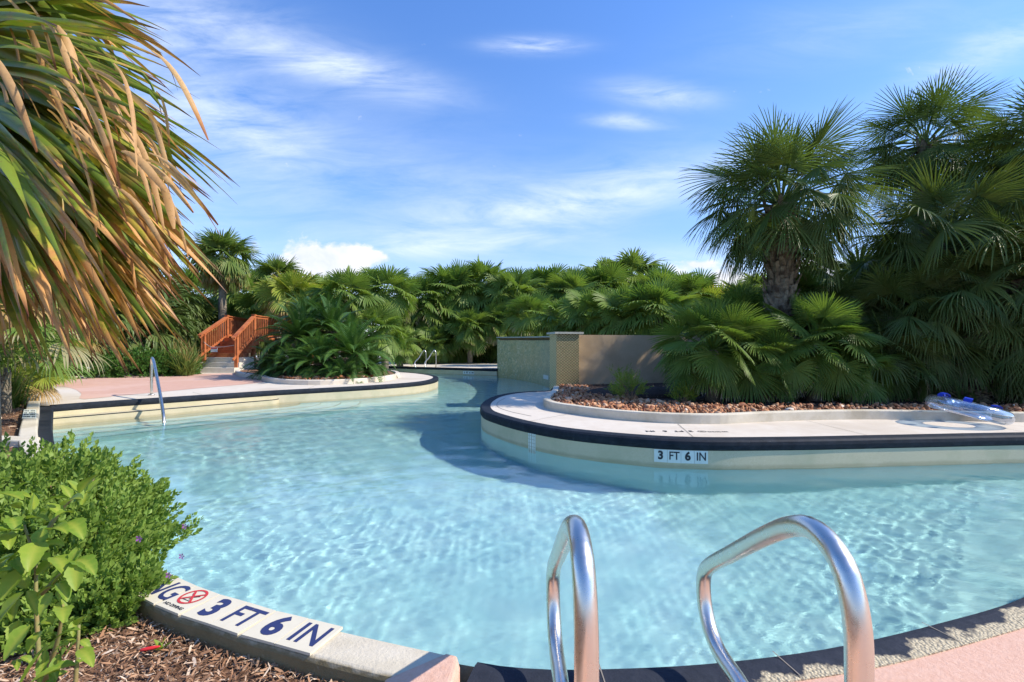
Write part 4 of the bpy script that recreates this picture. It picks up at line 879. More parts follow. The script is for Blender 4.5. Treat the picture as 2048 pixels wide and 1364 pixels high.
def place(meshes, x, y, z, rz=0.0, sc_=1.0, name='fan_palm', label='', cat='palm', group=None, trunk=None, tz=0.0, crown_name='crown', tilt=0):
    root = empty(name, (x, y, tz), rz); tag(root, label, cat, group)
    c = bpy.data.objects.new(crown_name, meshes); COL.objects.link(c); c.parent = root; c.location = (0, 0, z-tz); c.scale = (sc_,)*3; c.rotation_euler = (R(tilt), 0, 0)
    if trunk is not None:
        t = bpy.data.objects.new('trunk', trunk[0]); COL.objects.link(t); t.parent = root; t.location = trunk[1] if len(trunk) > 1 else (0, 0, 0)
        if len(trunk) > 2: t.scale = trunk[2]
    return root
rg = np.random.default_rng(21)
# meshes for the distant palms, shared between copies
sab = [crown(np.random.default_rng(30+i), 42, 1.15, .85, 85, -50, 28, .5, .45, 2.0, .34, 30, RL, .5, 1.05, wtip=.012).mesh('sabal_crown', M['sabalfar'], False) for i in range(2)]
fanm = [crown(np.random.default_rng(40+i), 42, 1.0, 1.0, 85, -40, 28, .5, .12, 2.0, .48, 35, RS, .5, 1.08, wtip=.01, tws=.5).mesh('fan_crown', M['fan'], False) for i in range(3)]
fang = crown(np.random.default_rng(47), 36, 1.0, .9, 85, -35, 28, .5, .12, 2.0, .48, 35, RS, .7, 1.08, wtip=.01, tws=.5).mesh('golden_crown', M['fangold'], False)
skirt = [crown(np.random.default_rng(50+i), 30, 1.0, .95, 25, -60, 26, .75, .12, 2.0, .48, 45, RS, 1.0, 1.08, wtip=.01, tws=.6).mesh('skirt', M['fan'], False) for i in range(2)]
thin = trunk_mb(rg, 1.0, .16, .13, False, k=10).mesh('trunk', M['trunk'], True)
tb = trunk_mb(np.random.default_rng(3), 4.2, .20, .16, True).mesh('trunk', M['boot'], False)
# far hedge of fan palms
HED = 'fan palms in the tall hedge behind the far deck'
hedge = [(845, 600, 30, 1.05, 0, 'leftmost fan palm of the far hedge, behind the small far rails'), (905, 585, 31, 1.2, 1, 'fan palm with broad drooping leaves above the far deck markers'), (965, 575, 32, 1.25, 2, 'tall rounded fan palm left of the mosaic wall'),
         (1030, 590, 30.5, 1.1, 1, 'fan palm rising just over the left end of the mosaic wall'), (1090, 583, 33, 1.15, 0, 'fan palm behind the middle of the mosaic wall cap'), (1145, 590, 31, 1.1, 2, 'fan palm directly behind the tiled pillar'),
         (1205, 585, 32, 1.2, 1, 'bright fan palm over the left part of the tan wall'), (1262, 555, 34, 1.35, 0, 'tallest palm of the far hedge, with a fine leaved rounded crown'), (1320, 592, 30, 1.2, 2, 'fan palm over the middle of the tan wall'),
         (1378, 602, 28, 1.1, 1, 'fan palm left of the big booted palm, with lit drooping leaves'), (1435, 618, 27, 1.0, 0, 'yellow green palm crown between the hedge and the big booted palm')]
for i, (px, py, Y, s_, k, lab) in enumerate(hedge):
    mesh_ = sab[1] if i == 7 else (fang if i == 10 else fanm[k]); z = Z_at(py, Y)-.2
    rt = place(mesh_, X_at(px, Y), Y, z, rg.uniform(0, 6), s_*1.12, 'fan_palm', lab, 'palm', HED, (thin, (0, 0, 0), (1, 1, z)))
    c = bpy.data.objects.new('skirt', skirt[i % 2]); COL.objects.link(c); c.parent = rt; c.location = (0, 0, z-1.3); c.scale = (s_*1.2,)*3; c.rotation_euler = (0, 0, i)
    c = bpy.data.objects.new('lower_leaves', skirt[(i+1) % 2]); COL.objects.link(c); c.parent = rt; c.location = (0, 0, max(1.3, z-2.8)); c.scale = (s_*1.15,)*3; c.rotation_euler = (0, 0, i+2)
lows = [(815, 655, 29.5, 1.0, 'low dark fan palm left of the small far rails'), (875, 690, 28.8, .75, 'low spiky fan palm right behind the small far rails'), (940, 660, 29, .9, 'low fan palm with straw coloured tips beside the mosaic wall'), (1000, 650, 29.5, .9, 'low drooping fan palm touching the left end of the mosaic wall'), (1060, 640, 26, .95, 'low fan palm whose leaves hang over the mosaic wall cap'),
        (1130, 650, 22, .9, 'dark low palm behind the pillar cap'), (1190, 640, 20, .9, 'drooping low palm behind the left end of the tan wall'), (1255, 640, 19, .9, 'low palm behind the tan wall with hanging pale tips'), (1320, 635, 18, .95, 'low palm behind the tan wall beside the bushy palms')]
for i, (px, py, Y, s_, lab) in enumerate(lows):
    place(fanm[i % 3], X_at(px, Y), Y, Z_at(py, Y), rg.uniform(0, 6), s_, 'fan_palm', lab, 'palm', 'low fan palms along the foot of the far hedge', (thin, (0, 0, 0), (1, 1, max(.4, Z_at(py, Y)))))
# second row, closing the view behind
back = [(860, 625, 38, 1.2), (940, 610, 38, 1.2), (1010, 600, 39, 1.25), (1080, 590, 39, 1.2), (1150, 580, 40, 1.3), (1215, 562, 40, 1.3), (1300, 588, 40, 1.2), (1365, 598, 38, 1.2), (1420, 612, 36, 1.1)]
bl = ['behind the small far rails', 'behind the drooping palms over the far deck', 'behind the left end of the mosaic wall', 'behind the middle of the mosaic wall', 'behind the tiled pillar', 'left of the tallest hedge palm', 'right of the tallest hedge palm', 'above the bushy palm at the wall end', 'left of the small distant palm']
for i, (px, py, Y, s_) in enumerate(back):
    z = Z_at(py, Y)-.3; rt = place([sab[0], fanm[0], fanm[2]][i % 3], X_at(px, Y), Y, z, rg.uniform(0, 6), s_*1.1, 'fan_palm', 'back row palm crown '+bl[i], 'palm', 'palms in the back row of the far hedge', (thin, (0, 0, 0), (1.2, 1.2, z)))
    c = bpy.data.objects.new('skirt', skirt[i % 2]); COL.objects.link(c); c.parent = rt; c.location = (0, 0, z-1.6); c.scale = (s_*1.3,)*3
sm = [(1515, 578, 30, .75, 'small distant palm seen just left of the booted trunk'), (1478, 600, 27, .8, 'low yellowish palm left of the booted trunk'), (1655, 625, 24, .8, 'distant palm right of the booted trunk')]
for px, py, Y, s_, lab in sm: place(sab[0], X_at(px, Y), Y, Z_at(py, Y), 1.0, s_, 'sabal_palm', lab, 'palm', None, (thin, (0, 0, 0), (.8, .8, Z_at(py, Y))))
# left background
sabL = crown(np.random.default_rng(36), 46, 1.1, .9, 88, -48, 30, .5, .40, 2.0, .34, 28, RL, .75, 1.08, wtip=.012).mesh('sabal_crown', M['sabalfar'], False)
lf = [('sabal_palm', sab[0], 445, 520, 25, 1.05, 'tall slender palm with smooth trunk above the orange stairs'), ('sabal_palm', sab[1], 556, 560, 30, 1.0, 'dark crowned palm right of the slender palm'), ('fan_palm', fanm[1], 500, 600, 29, 1.2, 'green fan palm filling the gap between the slender palm and the dark crowned one'), ('fan_palm', fanm[2], 545, 615, 26, .95, 'green fan palm just above the boardwalk rail'), ('fan_palm', fanm[0], 395, 600, 30, 1.3, 'green fan palm left of the slender palm trunk'), ('fan_palm', fang, 640, 600, 26, 1.0, 'yellowish fan palm behind the top of the cycads'),
      ('fan_palm', fang, 590, 600, 24, 1.05, 'bright yellow green fan palm behind the boardwalk'), ('fan_palm', fanm[2], 690, 600, 21.5, .95, 'bushy fan palm behind the middle of the cycads'), ('fan_palm', fanm[0], 770, 590, 23, .95, 'fan palm with an upright tuft at the right end of the cycads'),
      ('fan_palm', fanm[1], 640, 650, 21, .85, 'low fan palm directly behind the cycads'), ('fan_palm', fanm[0], 745, 665, 21.5, .9, 'low palm with golden lower leaves right of the cycads'), ('fan_palm', fanm[1], 800, 690, 25, .7, 'dark low palm between the cycads and the far deck')]
for nm, me, px, py, Y, s_, lab in lf:
    z = Z_at(py, Y); place(sabL if nm[0] == 's' else me, X_at(px, Y), Y, z, rg.uniform(0, 6), s_, nm, lab, 'palm', None, (thin, (0, 0, 0), (1.35 if nm[0] == 's' else 1.1, 1.35 if nm[0] == 's' else 1.1, z)))
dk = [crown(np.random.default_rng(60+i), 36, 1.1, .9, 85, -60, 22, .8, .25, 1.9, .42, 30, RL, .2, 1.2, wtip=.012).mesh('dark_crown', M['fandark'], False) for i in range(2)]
lb = [(30, 640, 17), (120, 610, 19), (215, 600, 20), (300, 620, 21), (335, 630, 24), (160, 665, 17.5), (260, 670, 18.5), (295, 668, 20), (380, 655, 27), (430, 668, 30), (500, 640, 31), (545, 650, 33), (60, 560, 22)]
LBL = ['dark palm behind the lowest near fronds at the left edge', 'dark palm behind the left half of the low hedge', 'dark palm seen through fronds above the low hedge', 'dark palm above the strappy plants', 'dark palm left of the slender palm trunk', 'low dark palm right behind the low hedge', 'low dark palm behind the right end of the low hedge', 'low dark palm behind the dry strappy plant',
       'dark palm behind the left stair railing', 'dark palm directly behind the slender palm trunk', 'dark palm behind the boardwalk top rail', 'dark palm behind the right part of the boardwalk', 'tall dark palm mostly hidden by the near fronds']
for i, (px, py, Y) in enumerate(lb):
    z = Z_at(py, Y); place(dk[i % 2], X_at(px, Y), Y, z, rg.uniform(0, 6), 1.25, 'fan_palm', LBL[i], 'palm', 'dark palms in the thicket behind the left hedge', (thin, (0, 0, 0), (1, 1, z)))

# cycads --------------------------------------------------------------
def cycad(r, nfr, L, npair=34, el_hi=75, el_lo=-8):
    mb = MB()
    for i in range(nfr):
        q = (i+.5)/nfr; el = R(el_hi+(el_lo-el_hi)*q+r.normal(0, 5)); az = i*2.39996+r.normal(0, .1); Lf = L*r.uniform(.85, 1.1); lr = r.uniform(0, 1)
        ts = np.linspace(0, 1, npair); seg = Lf/npair; p = np.zeros(3); pts = []; e = el
        for t in ts:
            pts.append(p.copy()); e = el-R(75)*t**1.6*(.5+.5*math.cos(el)); p = p+np.array([math.cos(e)*math.cos(az), math.cos(e)*math.sin(az), math.sin(e)])*seg
        pts = np.array(pts); T = unit(np.gradient(pts, axis=0)); S = np.array([-math.sin(az), math.cos(az), 0.]); U = unit(np.cross(T, np.tile(S, (npair, 1)))); U = np.where(U[:, 2:3] < 0, -U, U)
        prof_ = np.sin(np.clip(ts*1.0+.08, 0, 1)*math.pi)**.55*(1-.25*ts)*.20*L/1.2; prof_[ts < .1] *= .2
        for sg in (-1, 1):
            D = unit(S*sg*.85+T*.5+U*.38); W = T*seg*.42
            a = pts; b_ = pts+D*prof_[:, None]; mid = pts+D*prof_[:, None]*.5+U*prof_[:, None]*.04; b_ = b_-np.array([0, 0, 1])*prof_[:, None]*.12
            V = np.stack([a-W*.6, a+W*.6, mid+W, mid-W, b_+W*.15, b_-W*.15], 1); base = (np.arange(npair)*6)[:, None]
            C = np.zeros((npair, 6, 4)); C[..., 0] = [0, 0, .4, .4, .8, .8]; C[..., 1] = lr; C[..., 2] = r.uniform(0, 1, (npair, 1))
            mb.addq(V.reshape(-1, 3), np.concatenate([base+np.array([[0, 1, 2, 3]]), base+np.array([[3, 2, 4, 5]])]), C.reshape(-1, 4))
        idx = np.arange(2*npair).reshape(npair, 2); mb.addq(np.stack([pts+S*.008, pts-S*.008], 1).reshape(-1, 3), np.stack([idx[:-1, 0], idx[:-1, 1], idx[1:, 1], idx[1:, 0]], -1), np.tile([.1, .9, .9, 0], (2*npair, 1)))
    return mb
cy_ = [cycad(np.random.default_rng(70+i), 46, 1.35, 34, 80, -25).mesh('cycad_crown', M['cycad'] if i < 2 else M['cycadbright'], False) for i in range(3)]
cl = [(556, 728, 16.2, .78, 0, 'leftmost dark cycad beside the orange stairs'), (600, 680, 16.2, 1.05, 1, 'tall dark cycad in the middle of the bed'), (665, 665, 16.6, 1.05, 1, 'tallest cycad at the back of the bed'), (640, 730, 14.9, .9, 2, 'sunlit low cycad at the front of the bed'),
      (705, 712, 15.2, 1.1, 2, 'broad bright cycad at the right of the bed'), (590, 740, 15.4, .8, 0, 'low shaded cycad at the front left of the bed'), (740, 735, 16.0, .7, 0, 'small cycad at the right tip of the bed'), (530, 748, 16.6, .55, 0, 'small dark cycad touching the right post of the orange stairs'), (690, 755, 14.5, .7, 1, 'low cycad whose leaves hang over the bed curb'), (612, 640, 17.2, .85, 0, 'dark cycad crown just right of the boardwalk rail')]
for px, py, Y, s_, k, lab in cl:
    s_ *= 1.16; z = Z_at(py, Y); rt = place(cy_[k], X_at(px, Y), Y, z, rg.uniform(0, 6), s_, 'cycad', lab, 'cycad', 'cycads on the curved bed', (tb, (0, 0, 0), (.7, .7, max(.15, (z-.1)/4.2))), .1)

# small leaf shrubs ----------------------------------------------------
def leafy(r, pts, dirs, size, per=14, span=.16, wid=.36, curl=.25, crowd=1.0, a_off=0):
    """short shoots with small folded leaves spiralling along them"""
    n = len(pts); mb = MB(); k = per; t = np.linspace(0, 1, k)[None, :, None]
    B = pts[:, None, :]+dirs[:, None, :]*span*t; h = np.where(np.abs(dirs[:, 2:3]) > .9, np.array([[1., 0, 0]]), np.array([[0, 0, 1.]])); s = unit(np.cross(dirs, h)); u = np.cross(s, dirs)
    ph = (np.arange(k)*2.4)[None, :]+r.uniform(0, 6, (n, 1)); rad = np.cos(ph)[..., None]*s[:, None, :]+np.sin(ph)[..., None]*u[:, None, :]
    D = unit(rad*(1-.45*t)+dirs[:, None, :]*(.55+.6*t)+r.normal(0, .18, (n, k, 3))); L = size*r.uniform(.7, 1.2, (n, k, 1))*(1-.25*t); W = unit(np.cross(D, rad+r.normal(0, .35, (n, k, 3)))); NN = np.cross(W, D)
    B = B.reshape(-1, 3); D = D.reshape(-1, 3); L = L.reshape(-1, 1); W = W.reshape(-1, 3); NN = NN.reshape(-1, 3); w = L*wid
    V = np.stack([B, B+D*L*.5+W*w, B+D*L*.55-NN*w*.45, B+D*L*.5-W*w, B+D*L-NN*L*curl], 1); m = len(V); base = (np.arange(m)*5)[:, None]
    C = np.zeros((m, 5, 4)); C[..., 0] = .3; lr = np.repeat(r.uniform(0, 1, n), k); C[..., 1] = np.clip(lr[:, None]*.6+r.uniform(0, .4, (m, 1)), 0, 1); C[..., 2] = r.uniform(0, 1, (m, 1)); C[..., 3] = a_off
    mb.V.append(V.reshape(-1, 3)); mb.C.append(C.reshape(-1, 4)); mb.n = m*5; mb.F.append(base+np.array([[0, 1, 2, 3]])[:, [0, 1, 2, 3]]); mb.F.append(base+np.array([[1, 4, 2, 2]])[:, :3]); mb.F.append(base+np.array([[2, 4, 3]]))
    return mb
def ellip_pts(r, n, c, rad, zmin=None, shell=(.8, 1.05), bump=.12):
    d = unit(r.normal(0, 1, (n*3, 3))); d = d[d[:, 2] > -.35][:n]; q = r.uniform(shell[0], shell[1], (len(d), 1))*(1+bump*np.sin(d[:, :1]*5+c[0])*np.sin(d[:, 2:3]*6+1)+bump*.7*np.sin(d[:, 1:2]*11+2)*np.sin(d[:, :1]*9))
    p = np.array(c)+d*q*np.array(rad)
    if zmin is not None: k = p[:, 2] > zmin; p, d = p[k], d[k]
    return p, d
r = np.random.default_rng(81)
root = empty('flowering_bush', (-2.1, 2.0, .045)); tag(root, 'dense small leaved bush with few purple flowers spilling over the near curb', 'bush'); bpy.context.view_layer.update()
P_, D_ = [], []
for c, rad, n in (((-1.57, 1.93, .10), (.15, .15, .13), 190), ((-2.37, 2.32, .10), (.62, .60, .48), 2100), ((-1.93, 2.10, .14), (.30, .32, .32), 520), ((-2.5, 2.3, .15), (.7, .6, .50), 700), ((-1.76, 1.86, .08), (.29, .24, .20), 400), ((-2.0, 1.95, .12), (.42, .3, .40), 500)):
    p, d = ellip_pts(r, n, c, rad, .03, (.62, 1.0)); P_.append(p); D_.append(unit(d*.8+np.array([.04, -.1, .6])+r.normal(0, .22, d.shape)))
P_ = np.concatenate(P_); D_ = np.concatenate(D_)
local(leafy(r, P_-D_*.06, D_, .036, 14, .105, .36).build('foliage', M['bush']), root)
mb = MB()
for i in range(150):
    e_ = P_[r.integers(len(P_))]; s_ = np.array([-2.1+r.normal(0, .12), 2.15+r.normal(0, .1), .05]); m_ = (s_+e_)/2+r.normal(0, .06, 3); mb.tube([s_, m_, e_], [.006, .004, .002], 5)
local(mb.build('twigs', M['twig'], None, True), root)
def small_flower(x, y, z, s_, parent, mat):
    mb = MB()
    for k in range(5):
        a = k*1.2566; c, sn = math.cos(a), math.sin(a); mb.add([(x, y, z), (x+s_*(c-.4*sn), y-.2*s_, z+s_*(sn+.4*c)), (x+s_*1.3*c, y-.4*s_, z+s_*1.3*sn), (x+s_*(c+.4*sn), y-.2*s_, z+s_*(sn-.4*c))], [(0, 1, 2, 3)])
    return local(mb.build('flower', mat), parent)
for px, py, Y in ((370, 1052, 2.0), (279, 1077, 1.75), (364, 1112, 2.0), (338, 1150, 1.86)): small_flower(X_at(px, Y), Y, Z_at(py, Y), .010, root, M['flower'])

def big_leaf(mb, base, d, L, wd, r, droop=.5, lr=None):
    k = 15; t = np.linspace(0, 1, k); d = unit(np.array(d, float)); s = unit(np.cross(d, np.array([0, 0, 1.]))+r.normal(0, .15, 3)); cur = d.copy(); p = np.array(base, float); V = []; C = []; lr = r.uniform(0, 1) if lr is None else lr
    for j in range(k):
        w = wd*(math.sin(math.pi*min(1, t[j]*.94+.03))**.8)*(1-.35*t[j])*(1.25 if t[j] < .5 else 1)*(1+.035*(-1)**j); up = unit(np.cross(s, cur)); up = up if up[2] > 0 else -up
        V += [p+s*w+up*w*.35, p+s*w*.5+up*w*.10, p, p-s*w*.5+up*w*.10, p-s*w+up*w*.35]; vb = .7 if j % 3 == 0 else .15; C += [[t[j]*.5, lr, vb*.6, 0], [t[j]*.5, lr, vb, 0], [t[j]*.5, lr, 2.2, 0], [t[j]*.5, lr, vb, 0], [t[j]*.5, lr, vb*.6, 0]]
        cur = unit(cur+DOWN*droop/k*1.6); p = p+cur*L/(k-1)
    idx = np.arange(5*k).reshape(k, 5); mb.addq(V, np.concatenate([np.stack([idx[:-1, q], idx[:-1, q+1], idx[1:, q+1], idx[1:, q]], -1) for q in range(4)]), C)
root = empty('sapling', (-1.12, 1.22, .045)); tag(root, 'young plant with big toothed lime green leaves in front of the bush', 'sapling'); bpy.context.view_layer.update()
st = MB(); lv = MB(); r = np.random.default_rng(90)
def pix(px, py, Y): return np.array([X_at(px, Y), Y, Z_at(py, Y)])
stems = [[(100, 1500, 1.18), (80, 1340, 1.2), (72, 1200, 1.22), (70, 1120, 1.24), (48, 1050, 1.25)], [(72, 1200, 1.22), (110, 1160, 1.2), (150, 1120, 1.2)], [(90, 1360, 1.2), (118, 1270, 1.17), (125, 1210, 1.15)], [(140, 1500, 1.14), (155, 1310, 1.14), (158, 1250, 1.14)], [(70, 1110, 1.24), (95, 1060, 1.25), (130, 1010, 1.27), (160, 985, 1.28)]]
for s_ in stems: st.tube(smooth([pix(*q) for q in s_], .03), np.linspace(.007, .003, len(smooth([pix(*q) for q in s_], .03))), 7)
local(st.build('stem', M['greenstem'], None, True), root)
lvs = [(45, 1060, 1.22, (-.5, -.3, .25), .10, .042, .7), (30, 1110, 1.2, (-.6, -.4, -.2), .10, .042, .8), (60, 1130, 1.18, (-.3, -.6, -.5), .10, .045, .6), (48, 1185, 1.15, (-.5, -.5, -.7), .12, .042, .5), (20, 1140, 1.15, (-.8, -.3, -.1), .12, .045, .9), (100, 1060, 1.2, (.7, -.3, .5), .10, .034, .8), (130, 1010, 1.2, (.6, -.2, .6), .09, .032, .7),
       (135, 1045, 1.22, (.8, -.3, .1), .095, .036, .9), (160, 985, 1.25, (.5, 0, .8), .085, .026, .5), (165, 1000, 1.25, (-.4, 0, .8), .08, .03, .5), (75, 1085, 1.18, (.35, -.6, -.1), .10, .04, .8), (110, 1115, 1.18, (.7, -.4, .1), .10, .038, .8), (150, 1120, 1.18, (.9, -.3, .2), .10, .036, .8), (150, 1125, 1.16, (.5, -.5, -.5), .085, .03, .6),
       (118, 1165, 1.15, (.7, -.4, -.1), .075, .03, .8), (75, 1150, 1.2, (.3, .4, .5), .09, .035, .6), (60, 1250, 1.12, (-.1, -.7, -.4), .09, .035, .5), (95, 1290, 1.12, (-.5, -.4, -.8), .13, .03, .4), (125, 1215, 1.12, (.5, -.5, .2), .07, .028, .8), (155, 1250, 1.12, (.4, -.2, .6), .07, .02, .6), (160, 1260, 1.12, (-.6, -.3, .2), .065, .022, .8),
       (158, 1300, 1.12, (.7, -.3, .1), .08, .024, .8), (150, 1330, 1.12, (-.5, -.4, .3), .08, .024, .8), (120, 1340, 1.1, (-.6, -.4, .2), .07, .022, .8), (45, 1000, 1.25, (-.5, -.1, .4), .09, .03, .6), (62, 1030, 1.25, (.2, -.1, .9), .08, .03, .4), (15, 1060, 1.2, (-.6, -.3, .3), .10, .04, .9), (105, 1185, 1.14, (-.1, -.6, -.6), .06, .025, .5), (40, 1300, 1.1, (-.7, -.2, 0), .06, .02, .8)]
for px, py, Y, d, L, w, dr in lvs:
    big_leaf(lv, pix(px, py, Y), d, L*.80, w*.64, r, dr*.9)
    for _ in range(2): big_leaf(lv, pix(px+r.uniform(-25, 25), py+r.uniform(-30, 30), Y+.03), np.array(d)*(-1, 1, 1)+r.normal(0, .3, 3), L*.55, w*.42, r, dr)
local(lv.build('leaves', M['sapling'], None, True), root)
# seedling and red thing on the mulch
root = empty('seedling', (X_at(322, 1.68), 1.68, .05)); tag(root, 'tiny lime green seedling growing in the mulch below the no diving tile', 'seedling'); bpy.context.view_layer.update()
lv = MB(); b0 = np.array([X_at(322, 1.68), 1.68, .06])
for d in ((.2, .1, .9), (.6, 0, .6), (-.4, .1, .6), (.1, -.5, .5)): big_leaf(lv, b0, d, .045, .012, r, .3)
local(lv.build('leaves', M['sapling'], None, True), root)
b = MB(); x0, y0 = P(300, 1300, .07); dd = np.array([.93, .25, .06]); pth = [np.array([x0, y0, .076])+dd*t for t in (-.032, -.028, -.012, .012, .028, .033)]
b.tube(pth, [.001, .005, .0062, .0058, .0035, .001], 10); tag(b.build('red_pod', plain('red_plastic', (.62, .03, .03), .35), None, True), 'shiny red pod shaped scrap lying on the mulch', 'litter')

# hedge, grasses and low plants on the left ----------------------------
r = np.random.default_rng(95)
root = empty('clipped_hedge', (-14, 16.8, 0)); tag(root, 'low glossy green hedge with white blossoms behind the pink deck', 'hedge'); bpy.context.view_layer.update()
hp = []
for c, rad, n in (((-15.2, 16.6, .1), (1.6, .9, .78), 700), ((-13.6, 17.4, .1), (1.4, .9, .80), 600), ((-12.9, 18.2, .1), (.9, .8, .72), 350), ((-16.4, 16.2, .1), (1.2, .9, .75), 350)):
    p, d = ellip_pts(r, n, c, rad, .02, (.8, 1.05), .08); hp.append((p, d))
p = np.concatenate([x[0] for x in hp]); d = np.concatenate([x[1] for x in hp]); local(leafy(r, p, unit(d+r.normal(0, .3, d.shape)), .12, 8, .16, .30).build('foliage', M['hedge']), root)
for i in (5, 90, 300, 520, 800, 1200): small_flower(*(p[i]+d[i]*.12), .05, root, M['whiteflower'])
def grass_clump(r, n, L, W, arch=.9, dry=0.3, spread=.12, kk=7, el=(35, 88)):
    mb = MB(); az = r.uniform(0, 6.283, n); e0 = np.radians(r.uniform(el[0], el[1], n)); Ls = L*r.uniform(.6, 1.1, n); d = np.stack([np.cos(e0)*np.cos(az), np.cos(e0)*np.sin(az), np.sin(e0)], 1); s = np.stack([-np.sin(az), np.cos(az), az*0], 1)
    p = np.stack([r.normal(0, spread, n), r.normal(0, spread, n), np.zeros(n)], 1); V = []; C = []; cur = d; t = np.linspace(0, 1, kk); lr = r.uniform(0, 1, n); dr = r.uniform(-.4, dry, n); sg = r.uniform(0, 1, n)
    for j in range(kk):
        w = (W*(1-t[j]**2.2)+.001)*r.uniform(.9, 1.1, (n, 1)); V.append(np.stack([p+s*w, p-s*w], 1)); C.append(np.stack([np.full((n, 2), t[j]), np.repeat(lr[:, None], 2, 1), np.repeat(sg[:, None], 2, 1), np.repeat(dr[:, None], 2, 1)], 2))
        cur = unit(cur+DOWN*arch*t[j]/kk*2.2); p = p+cur*(Ls/(kk-1))[:, None]
    V = np.stack(V, 1); C = np.stack(C, 1); idx = np.arange(n*kk*2).reshape(n, kk, 2); mb.addq(V.reshape(-1, 3), np.stack([idx[:, :-1, 0], idx[:, :-1, 1], idx[:, 1:, 1], idx[:, 1:, 0]], -1).reshape(-1, 4), C.reshape(-1, 4)); return mb
gm = [grass_clump(np.random.default_rng(100+i), 170, 1.5, .024, .9, .35).mesh('blades', M['grass'], False) for i in range(2)]
def clump(px, py, Y, s_, label, k=0, name='strappy_plant', cat='plant', z=None, me=None, group=None):
    root = empty(name, (X_at(px, Y), Y, .03 if z is None else z), r.uniform(0, 6)); tag(root, label, cat, group); o = bpy.data.objects.new('blades', me or gm[k]); COL.objects.link(o); o.parent = root; o.scale = (s_,)*3; return root
clump(352, 742, 18.6, 1.05, 'tall strappy plant with arching blades right of the low hedge', 0); clump(318, 745, 17.8, .75, 'dry tipped strappy plant under the hanging fronds', 1); clump(385, 738, 19.5, .8, 'dark strappy plant beside the left railing post', 1); clump(372, 740, 17.5, .8, 'pale strappy plant near the foot of the concrete steps', 0)
big = [crown(np.random.default_rng(110+i), 20, .72, .75, 80, 5, 30, .9, .2, 1.8, .42, 30, RS, 1.0, 1.0).mesh('fan_leaves', [M['fangold'], M['fan']][i % 2], False) for i in range(2)]
lp_ = [(-20, 640, 6.4, 1.0, 0, 'light green fan bush with straw coloured tips at the left edge'), (55, 700, 9.5, 1.1, 0, 'sunlit fan bush above the bark mulch at the far left'), (10, 735, 7.6, .85, 1, 'low lime green fan bush over the left mulch bed'), (40, 780, 8.8, .6, 0, 'small bright bush overhanging the low left curb'), (-60, 700, 6.0, 1.0, 1, 'fan bush mostly beyond the left edge'), (110, 650, 13.5, 1.2, 1, 'green fan bush behind the sunlit one at the left'), (-40, 560, 8.5, 1.3, 1, 'tall fan bush behind the hanging dry leaves')]
for px, py, Y, s_, k, lab in lp_:
    place(big[k], X_at(px, Y), Y, Z_at(py, Y), r.uniform(0, 6), s_, 'fan_bush', lab, 'bush', 'fan bushes in the left mulch bed', (thin, (0, 0, 0), (.5, .5, max(.15, Z_at(py, Y)-.04))), .04, 'fan_leaves')
clump(20, 800, 8.2, .5, 'tufty bright green plant at the edge of the left mulch bed', 0); clump(85, 720, 12.5, .8, 'golden brown grassy tuft left of the hedge', 1, me=grass_clump(np.random.default_rng(120), 260, 1.6, .014, 1.2, 1.1).mesh('blades', M['grass'], False)); clump(60, 745, 10.5, .7, 'yellow green grassy tuft by the white end block', 0)

# right side -----------------------------------------------------------
R1 = crown(np.random.default_rng(201), 66, .98, 1.02, 88, -46, 44, .38, .40, 2.0, .30, 26, RS, .25, 1.0, .82, wtip=.003).mesh('crown', M['sabal'], False)
R2 = crown(np.random.default_rng(202), 44, 1.0, .9, 86, -50, 42, .22, .40, 2.05, .28, 20, RS, .2, .95, .8, wtip=.003).mesh('crown', M['sabal'], False)
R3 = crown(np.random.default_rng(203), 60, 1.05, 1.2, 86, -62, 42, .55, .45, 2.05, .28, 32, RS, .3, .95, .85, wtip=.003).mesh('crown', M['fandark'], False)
def rpalm(px, py, Y, me, s_, label, tm=None, rz=0, name='sabal_palm', ts=1.0, group=None, tilt=0):
    x, z = X_at(px, Y), Z_at(py, Y); h = z-.08
    return place(me, x, Y, z, rz, s_, name, label, 'palm', group, (tm or tb, (0, 0, 0), (ts, ts, h/4.2)) if tm is not False else None, .08, tilt=tilt)
tb1 = trunk_mb(np.random.default_rng(5), 4.2, .21, .27, True, k=18).mesh('trunk', M['boot'], False)
rpalm(1562, 412, 9.6, R1, 1.03, 'large palm with thick criss cross booted trunk right of the tan wall', tb1, .4)
rpalm(1850, 290, 12.2, R2, 1.02, 'tallest dark palm crown at upper right', tb, 1.3)
rpalm(1895, 500, 9.6, R3, 1.0, 'broad shadowed palm with drooping leaves right of the booted palm', tb1, 2.0)
rpalm(2110, 290, 9.6, R2, 1.0, 'dark palm crown cut by the right edge of the picture', tb, 4.0)
rpalm(1990, 420, 11.5, R3, 1.0, 'dark palm behind the shadowed one near the right edge', tb, 5.0)
rpalm(1810, 555, 11.0, R3, .66, 'lower dark palm between the booted palm and the shadowed palm', tb, 1.0)
rpalm(2050, 560, 8.6, R3, .8, 'drooping palm at the right edge above the swim ring', tb1, 3.0)
rpalm(1950, 610, 8.9, R3, .72, 'low palm whose dry leaves hang behind the swim ring', tb1, 0.5)
rpalm(1790, 640, 9.4, R3, .66, 'dark low palm behind the second bushy fan palm', tb, 4.4)
rpalm(2080, 690, 8.3, R3, .6, 'lowest dark palm at the right edge', tb, 2.4)
WB = [crown(np.random.default_rng(210+i), 46, .60, .66, 88, -48, 46, .28, .06, 2.15, .50, 38, RS, .25, 1.02, .9, wtip=.002, tws=.55).mesh('fan_leaves', M['fanbush'], False) for i in range(2)]
